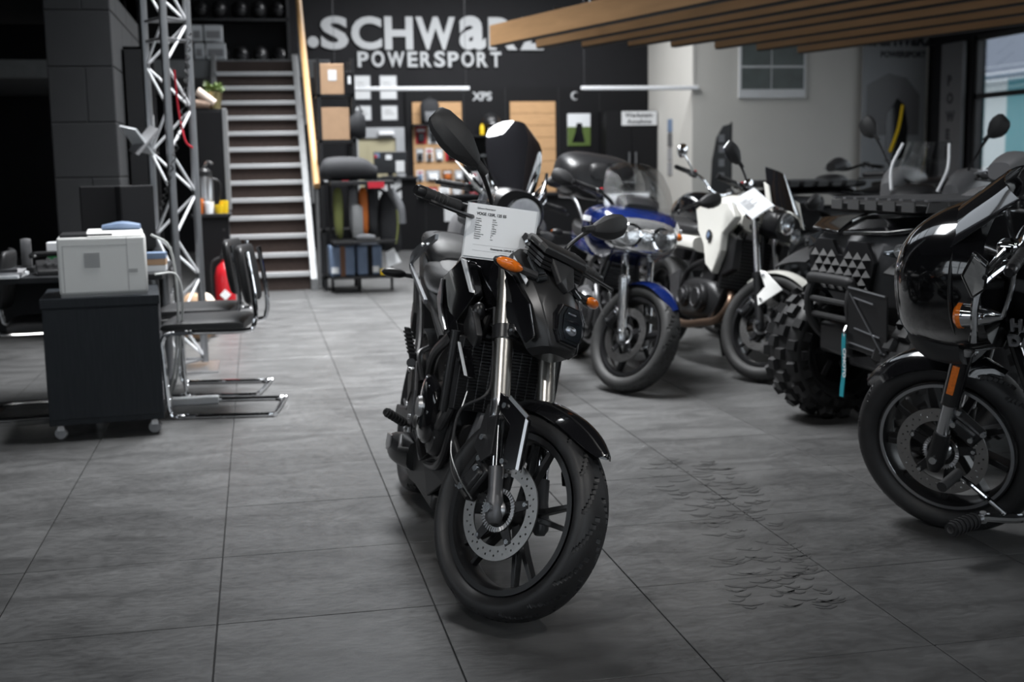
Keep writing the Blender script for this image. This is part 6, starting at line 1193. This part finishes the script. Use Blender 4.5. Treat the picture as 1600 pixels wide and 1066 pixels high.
# ------------------------------------------------------------------ black cruiser at the right edge
psi = math.radians(128); fx_, fy_ = 2.26, 3.61; LC = 1.6
Cr = Bike('cruiser_motorcycle', 'glossy black cruiser with fork-mounted fairing at the right edge', 'motorcycle', fx_-LC*math.cos(psi), fy_-LC*math.sin(psi), psi, .22, 0, LC, .31, .33, .27, .05)
Cr.wheel(True, .062, .222, 'curved', 9, (1,), 'satin_black', .15, True, 'tyre', 510, m_lip='alu'); Cr.wheel(False, .09, .21, 'curved', 9, (), 'satin_black', .14, False, 'tyre', 72)
for s_ in (-1, 1):
    f = Cr.p(MB().cyl(Cr.fk(.20, s_*.115), Cr.fk(.40, s_*.115), .032, n=22), 'fork_cover', 'gloss_black', True); Cr.p(MB().cyl(Cr.fk(.06, s_*.115), Cr.fk(.22, s_*.115), .022, n=20), 'stanchion', 'fork_silver', True, f)
    Cr.p(MB().lathe([(0, -.05), (.02, -.05), (.03, -.02), (.03, .04), (.026, .09), (.022, .09)], Cr.fk(0, s_*.115), Cr.u, 20), 'fork_foot', 'satin_black', True, f); Cr.p(MB().cyl(Cr.fk(.40, s_*.115), Cr.fk(.66, s_*.115), .040, n=22), 'upper_cover', 'satin_black', True, f)
    Cr.p(MB().lathe([(.041, 0), (.043, .003), (.043, .033), (.041, .036)], Cr.fk(.385, s_*.115), Cr.u, 22, True), 'cover_band', 'chrome', True, f); Cr.p(MB().box(Cr.fk(.295, s_*.149), (.022, .006, .10), rotm((0, 1, 0), -.27)), 'side_reflector', 'amber', True, f, bevel=.002)
    Cr.bolts([Cr.fk(0, s_*.148)], (0, s_, 0), .014, True, f)
Cr.caliper(1, .15, 2.3); fender(Cr, 'gloss_black', .62, 2.2, .082, .335, True, .05)
rg = [(x, 0, z, hw, hh, .85) for (x, z, hw, hh) in ((1.715, .86, .04, .06), (1.70, .865, .13, .13), (1.65, .875, .20, .185), (1.56, .89, .25, .22), (1.46, .90, .27, .23), (1.38, .91, .27, .22))]
fa_ = Cr.p(MB().body(rg, 30, 4), 'fork_fairing', 'gloss_black', True); Cr.p(MB().tube([(1.47, .274*math.cos(a), .90+.234*math.sin(a)) for a in np.linspace(0, 2*PI, 40, endpoint=False)], .006, 6, 1, True), 'fairing_trim', 'satin_black', True, fa_)
Cr.p(MB().body([(1.69, 0, .77, .06, .03), (1.66, 0, .74, .14, .07), (1.58, 0, .72, .19, .09), (1.48, 0, .72, .20, .09)], 20, 3, .8), 'fairing_chin', 'matte_black', True, fa_)
Cr.p(MB().sheet([[V(1.60-.22*t-.10*q*q, .22*q, 1.06+.16*t-.03*q*q) for q in np.linspace(-1, 1, 9)] for t in np.linspace(0, 1, 6)], .005), 'windscreen', 'smoke_screen', True)
hc_ = Cr.p(MB().lathe([(0, -.03), (.055, -.02), (.06, .0), (.055, .006), (0, .0)], (1.712, 0, .85), (1, 0, 0), 24), 'headlight', 'gloss_black', True); Cr.p(MB().ell((1.712, 0, .85), (.012, .05, .05)), 'lens', 'lamp_dark', True, hc_)
Cr.bars(1.05, 1.24, .42, -.02, m='chrome')
for s_ in (-1, 1):
    lv = Cr.p(MB().tube([(1.29, s_*.30, 1.03), (1.335, s_*.38, .99), (1.35, s_*.40, .93), (1.355, s_*.40, .86), (1.36, s_*.395, .825)], [.014, .013, .011, .010, .014], 10), 'chrome_lever', 'chrome', True); Cr.p(MB().box((1.29, s_*.28, 1.06), (.06, .06, .06)), 'lever_bracket', 'chrome', True, lv, bevel=.012)
    ic = V(1.425, s_*.27, .855); oi = Cr.p(MB().lathe([(0, -.11), (.008, -.105), (.022, -.07), (.034, -.015), (.037, .012), (.034, .016)], ic, (1, 0, -.03), 24), 'indicator', 'chrome', True); Cr.p(MB().lathe([(.038, .006), (.040, .018), (.03, .028), (0, .03)], ic, (1, 0, -.03), 24), 'lens', 'amber', True, oi); Cr.tube([(1.32, s_*.27, .86), (1.29, s_*.27, .95), (1.28, s_*.27, 1.04)], .007, 'indicator_stalk', 'chrome', True, oi)
    mc = [(1.355, s_*.40, .955), (1.375, s_*.42, 1.03), (1.335, s_*.43, 1.10), (1.30, s_*.42, 1.06), (1.315, s_*.41, .985)]
    mm_ = Cr.p(plate(mc, .025), 'mirror', 'gloss_black', True, None, bevel=.006); cc = sum(V(*q) for q in mc)/5; Cr.p(plate([tuple(cc+(V(*q)-cc)*.82+V(-.004, s_*.014, .0)) for q in mc], .004), 'glass', 'mirror_glass', True, mm_, smooth=0); Cr.tube([(1.29, s_*.29, 1.08), (1.31, s_*.35, 1.05), (1.325, s_*.40, 1.02)], .006, 'stem', 'chrome', True, mm_)
tk = Cr.p(MB().body([(.80, 0, .76, .07, .06), (.90, 0, .79, .13, .12), (1.1, 0, .82, .165, .155), (1.26, 0, .83, .15, .15), (1.37, 0, .85, .09, .09), (1.41, 0, .86, .05, .04)], 26, 4, .85), 'fuel_tank', 'gloss_black')
text('tank_lettering', 'HARLEY-', .05, 'grey_plastic', tk, frame_mtx((1.34, .150, .775), (-1, .06, 0), (0, .08, 1)), .006, .002); text('tank_lettering', 'DAVIDSON', .05, 'grey_plastic', tk, frame_mtx((1.35, .140, .725), (-1, .06, 0), (0, .3, 1)), .006, .002)
Cr.p(MB().body([(-.1, 0, .72, .10, .03), (.1, 0, .70, .14, .04), (.4, 0, .66, .17, .05), (.62, 0, .68, .15, .05), (.83, 0, .72, .09, .04)], 18, 4, .7), 'seat', 'seat_leather'); Cr.p(MB().body([(-.45, 0, .55, .08, .03), (-.3, 0, .66, .11, .04), (0, 0, .68, .12, .03), (.3, 0, .62, .12, .04)], 16, 3, .7), 'rear_fender', 'gloss_black')
Cr.engine(.50, 1.02, .22, .6, .15, 'engine_black', True, 'chrome')
for k, (dx, an) in enumerate(((.07, .38), (-.10, -.38))):
    d = V(math.sin(an), 0, math.cos(an)); cy = Cr.p(MB().cyl(V(.77+dx, 0, .46), V(.77+dx, 0, .46)+d*.22, .07, n=20), 'cylinder', 'engine_black')
    for q in range(9): Cr.p(MB().cyl(V(.77+dx, 0, .46)+d*(.02+.022*q), V(.77+dx, 0, .46)+d*(.028+.022*q), .095, n=20), 'cooling_fin', 'engine_black', False, cy)
    Cr.p(MB().cyl(V(.77+dx, 0, .46)+d*.22, V(.77+dx, 0, .46)+d*.27, .085, .06, 20), 'rocker_cover', 'chrome', False, cy)
for s_ in (-1, 1):
    Cr.tube([(1.40, s_*.05, .82), (1.26, s_*.11, .45), (1.12, s_*.12, .22), (.5, s_*.12, .19)], .018, 'frame_tube', 'gloss_black')
    Cr.peg((1.42, s_*.22, .175), (1.47, s_*.36, .19), .021); Cr.tube([(1.12, s_*.12, .22), (1.30, s_*.19, .18), (1.42, s_*.22, .175)], .014, 'peg_bracket', 'chrome')
Cr.tube([(1.36, .20, .19), (1.40, .215, .235), (1.45, .22, .28), (1.49, .23, .315)], .008, 'shift_lever', 'chrome'); Cr.p(MB().cyl((1.49, .22, .315), (1.505, .32, .31), .017, n=14), 'shift_peg', 'rubber')
for s_ in (-1, 1): Cr.p(MB().body([(-.15, s_*.17, .42, .04, .04), (.0, s_*.18, .36, .055, .055), (.5, s_*.18, .27, .05, .05), (.7, s_*.16, .27, .035, .035)], 14, 3, .95), 'muffler', 'gloss_black')
Cr.p(plate([(1.18, .13, .60), (1.24, .14, .60), (1.25, .14, .55), (1.19, .13, .55)], .01), 'orange_tag', 'orange', False, None, smooth=0); Cr.swing(.5, .34, 'gloss_black'); Cr.stand(.9, .14, .16)
# adventure motorcycle behind the cream-white one
Ad = Bike('adventure_motorcycle', 'grey and black adventure motorcycle with tall mirrors behind the quad bike', 'motorcycle', 4.72, 7.22, math.radians(215), .03, .0, 1.5, .32, .32)
Ad.wheel(True, .058, .23, 'pairs', 5, (-1,), 'satin_black', .15, False, 'tyre_used', 72); Ad.wheel(False, .08, .22, 'pairs', 5, (), 'satin_black', .12, False, 'tyre_used', 72)
conv_fork(Ad, 'satin_black', 'fork_silver', .3, .78); fender(Ad, 'plastic_black', .8, 2.3, .07, .36); chassis(Ad, .86, 'satin_black', tank=(.55, 1.12), tz=1.0); Ad.engine(.5, 1.0, .27, .62, .15, 'engine_black', False)
for s_ in (-1, 1):
    Ad.p(MB().body([(.70, s_*.17, 1.0, .05, .08), (.82, s_*.20, 1.02, .08, .14), (1.05, s_*.21, 1.03, .08, .15), (1.18, s_*.19, 1.0, .05, .09)], 16, 3, .65), 'tank_cheek', 'grey_plastic')
    Ad.p(MB().tube([(1.24, s_*.14, 1.05), (1.19, s_*.17, 1.18), (1.12, s_*.14, 1.32)], .009, 6), 'screen_edge', 'white_metal', True)
    Ad.mirror((1.06, s_*.24, 1.16), (1.07, s_*.34, 1.36), (1.06, s_*.44, 1.46), .12, (1, s_*.1, .05)); Ad.indicator((1.2, s_*.2, .95), (.95, s_*.2, 0), (0, s_, 0))
Ad.p(MB().sheet([[V(1.27-.14*t-.06*q*q, .16*q*(1-.15*t), 1.05+.28*t) for q in np.linspace(-1, 1, 9)] for t in np.linspace(0, 1, 6)], .005), 'windscreen', 'clear_screen', True)
Ad.p(MB().body([(1.12, 0, .98, .13, .10), (1.24, 0, .98, .15, .11), (1.33, 0, .94, .11, .08), (1.37, 0, .92, .05, .04)], 18, 3, .7), 'headlight_fairing', 'satin_black', True); Ad.p(MB().ell((1.35, 0, .94), (.03, .09, .05)), 'headlight', 'lamp_reflector', True)
Ad.bars(1.13, 1.0, .42, .05)
# ------------------------------------------------------------------ unseen glowing strips added to put highlights on the forks
mat('strip_glow', (1., .98, .95), .5, emit=6.5)
for k, (x, y) in enumerate(((-.9, .2), (2.6, .2), (4.6, .6))):
    lp = thing('added_light_strip', 'unseen light strip added behind the viewer, %s of three' % ('left', 'middle', 'right')[k], 'lamp', (x, y, ZC-.25), 0, 'added light strips')
    MB().bb(-.11, .11, -1.9, 1.9, .0, .07).build('housing', 'white_metal', lp, smooth=0, bevel=.008); MB().bb(-.09, .09, -1.85, 1.85, -.012, 0).build('diffuser', 'strip_glow', lp, smooth=0)
    for yy in (-1.5, 1.5): MB().cyl((0, yy, .07), (0, yy, .25), .006, n=6).build('hanger', 'steel', lp)

# unseen spots added to brighten the price sheet and centre motorcycle
def spot(loc, tgt, power, cone, lab):
    t = thing('added_spot', lab, 'lamp', loc, 0, 'added spots'); d = unit(V(*tgt)-V(*loc)); R = -d
    MB().cyl((0, 0, .12), (0, 0, ZC-loc[2]), .012, n=8).build('stem', 'matte_black', t)
    MB().lathe([(.0, -.14), (.05, -.14), (.055, -.10), (.055, .06), (.048, .06), (.048, .03), (0, .03)], (0, 0, 0), d, 24).build('can', 'matte_black', t)
    l = bpy.data.lights.new('added_spot_light', 'SPOT'); l.energy = power; l.spot_size = math.radians(cone); l.spot_blend = .7; l.shadow_soft_size = .05; l.color = (1, .98, .95)
    o = bpy.data.objects.new('added_spot_light', l); COL.objects.link(o); o.parent = t; o.location = tuple(d*.09); o.rotation_euler = Vector(d).to_track_quat('-Z', 'Y').to_euler()
spot((-1.3, .4, 4.0), (.72, 3.35, .95), 260, 24, 'unseen spot added behind the viewer, on the left')
spot((2.9, .8, 4.0), (.85, 3.3, .7), 160, 26, 'unseen spot added behind the viewer, on the right')
# tyre scuffs on the tiles
sc = MB(); rs = random.Random(3)
for k in range(150):
    t = rs.random(); cx = 1.42+.35*t+rs.uniform(-.16, .16)-.25*max(0, t-.6); cy = 3.0+1.75*t; a = rs.uniform(-.25, .25); lx, ly = rs.uniform(.02, .05), rs.uniform(.003, .008)
    n = 8; ring = [V(cx+lx*math.cos(2*PI*i/n)*math.cos(a)-ly*math.sin(2*PI*i/n)*math.sin(a), cy+lx*math.cos(2*PI*i/n)*math.sin(a)+ly*math.sin(2*PI*i/n)*math.cos(a)+.02*math.cos(2*PI*i/n)**2, 0) for i in range(n)]
    sc.add([p+V(0, 0, .0006) for p in ring]+[p+V(0, 0, .0011) for p in ring], [tuple(range(n))[::-1], tuple(range(n, 2*n))]+[(i, (i+1) % n, n+(i+1) % n, n+i) for i in range(n)])
mat('scuff', (.052, .052, .052), .5)
o = tag(sc.build('tyre_scuffs', 'scuff', smooth=0), 'trail of dark tyre scuff marks across the floor tiles', 'tyre marks'); o['kind'] = 'stuff'
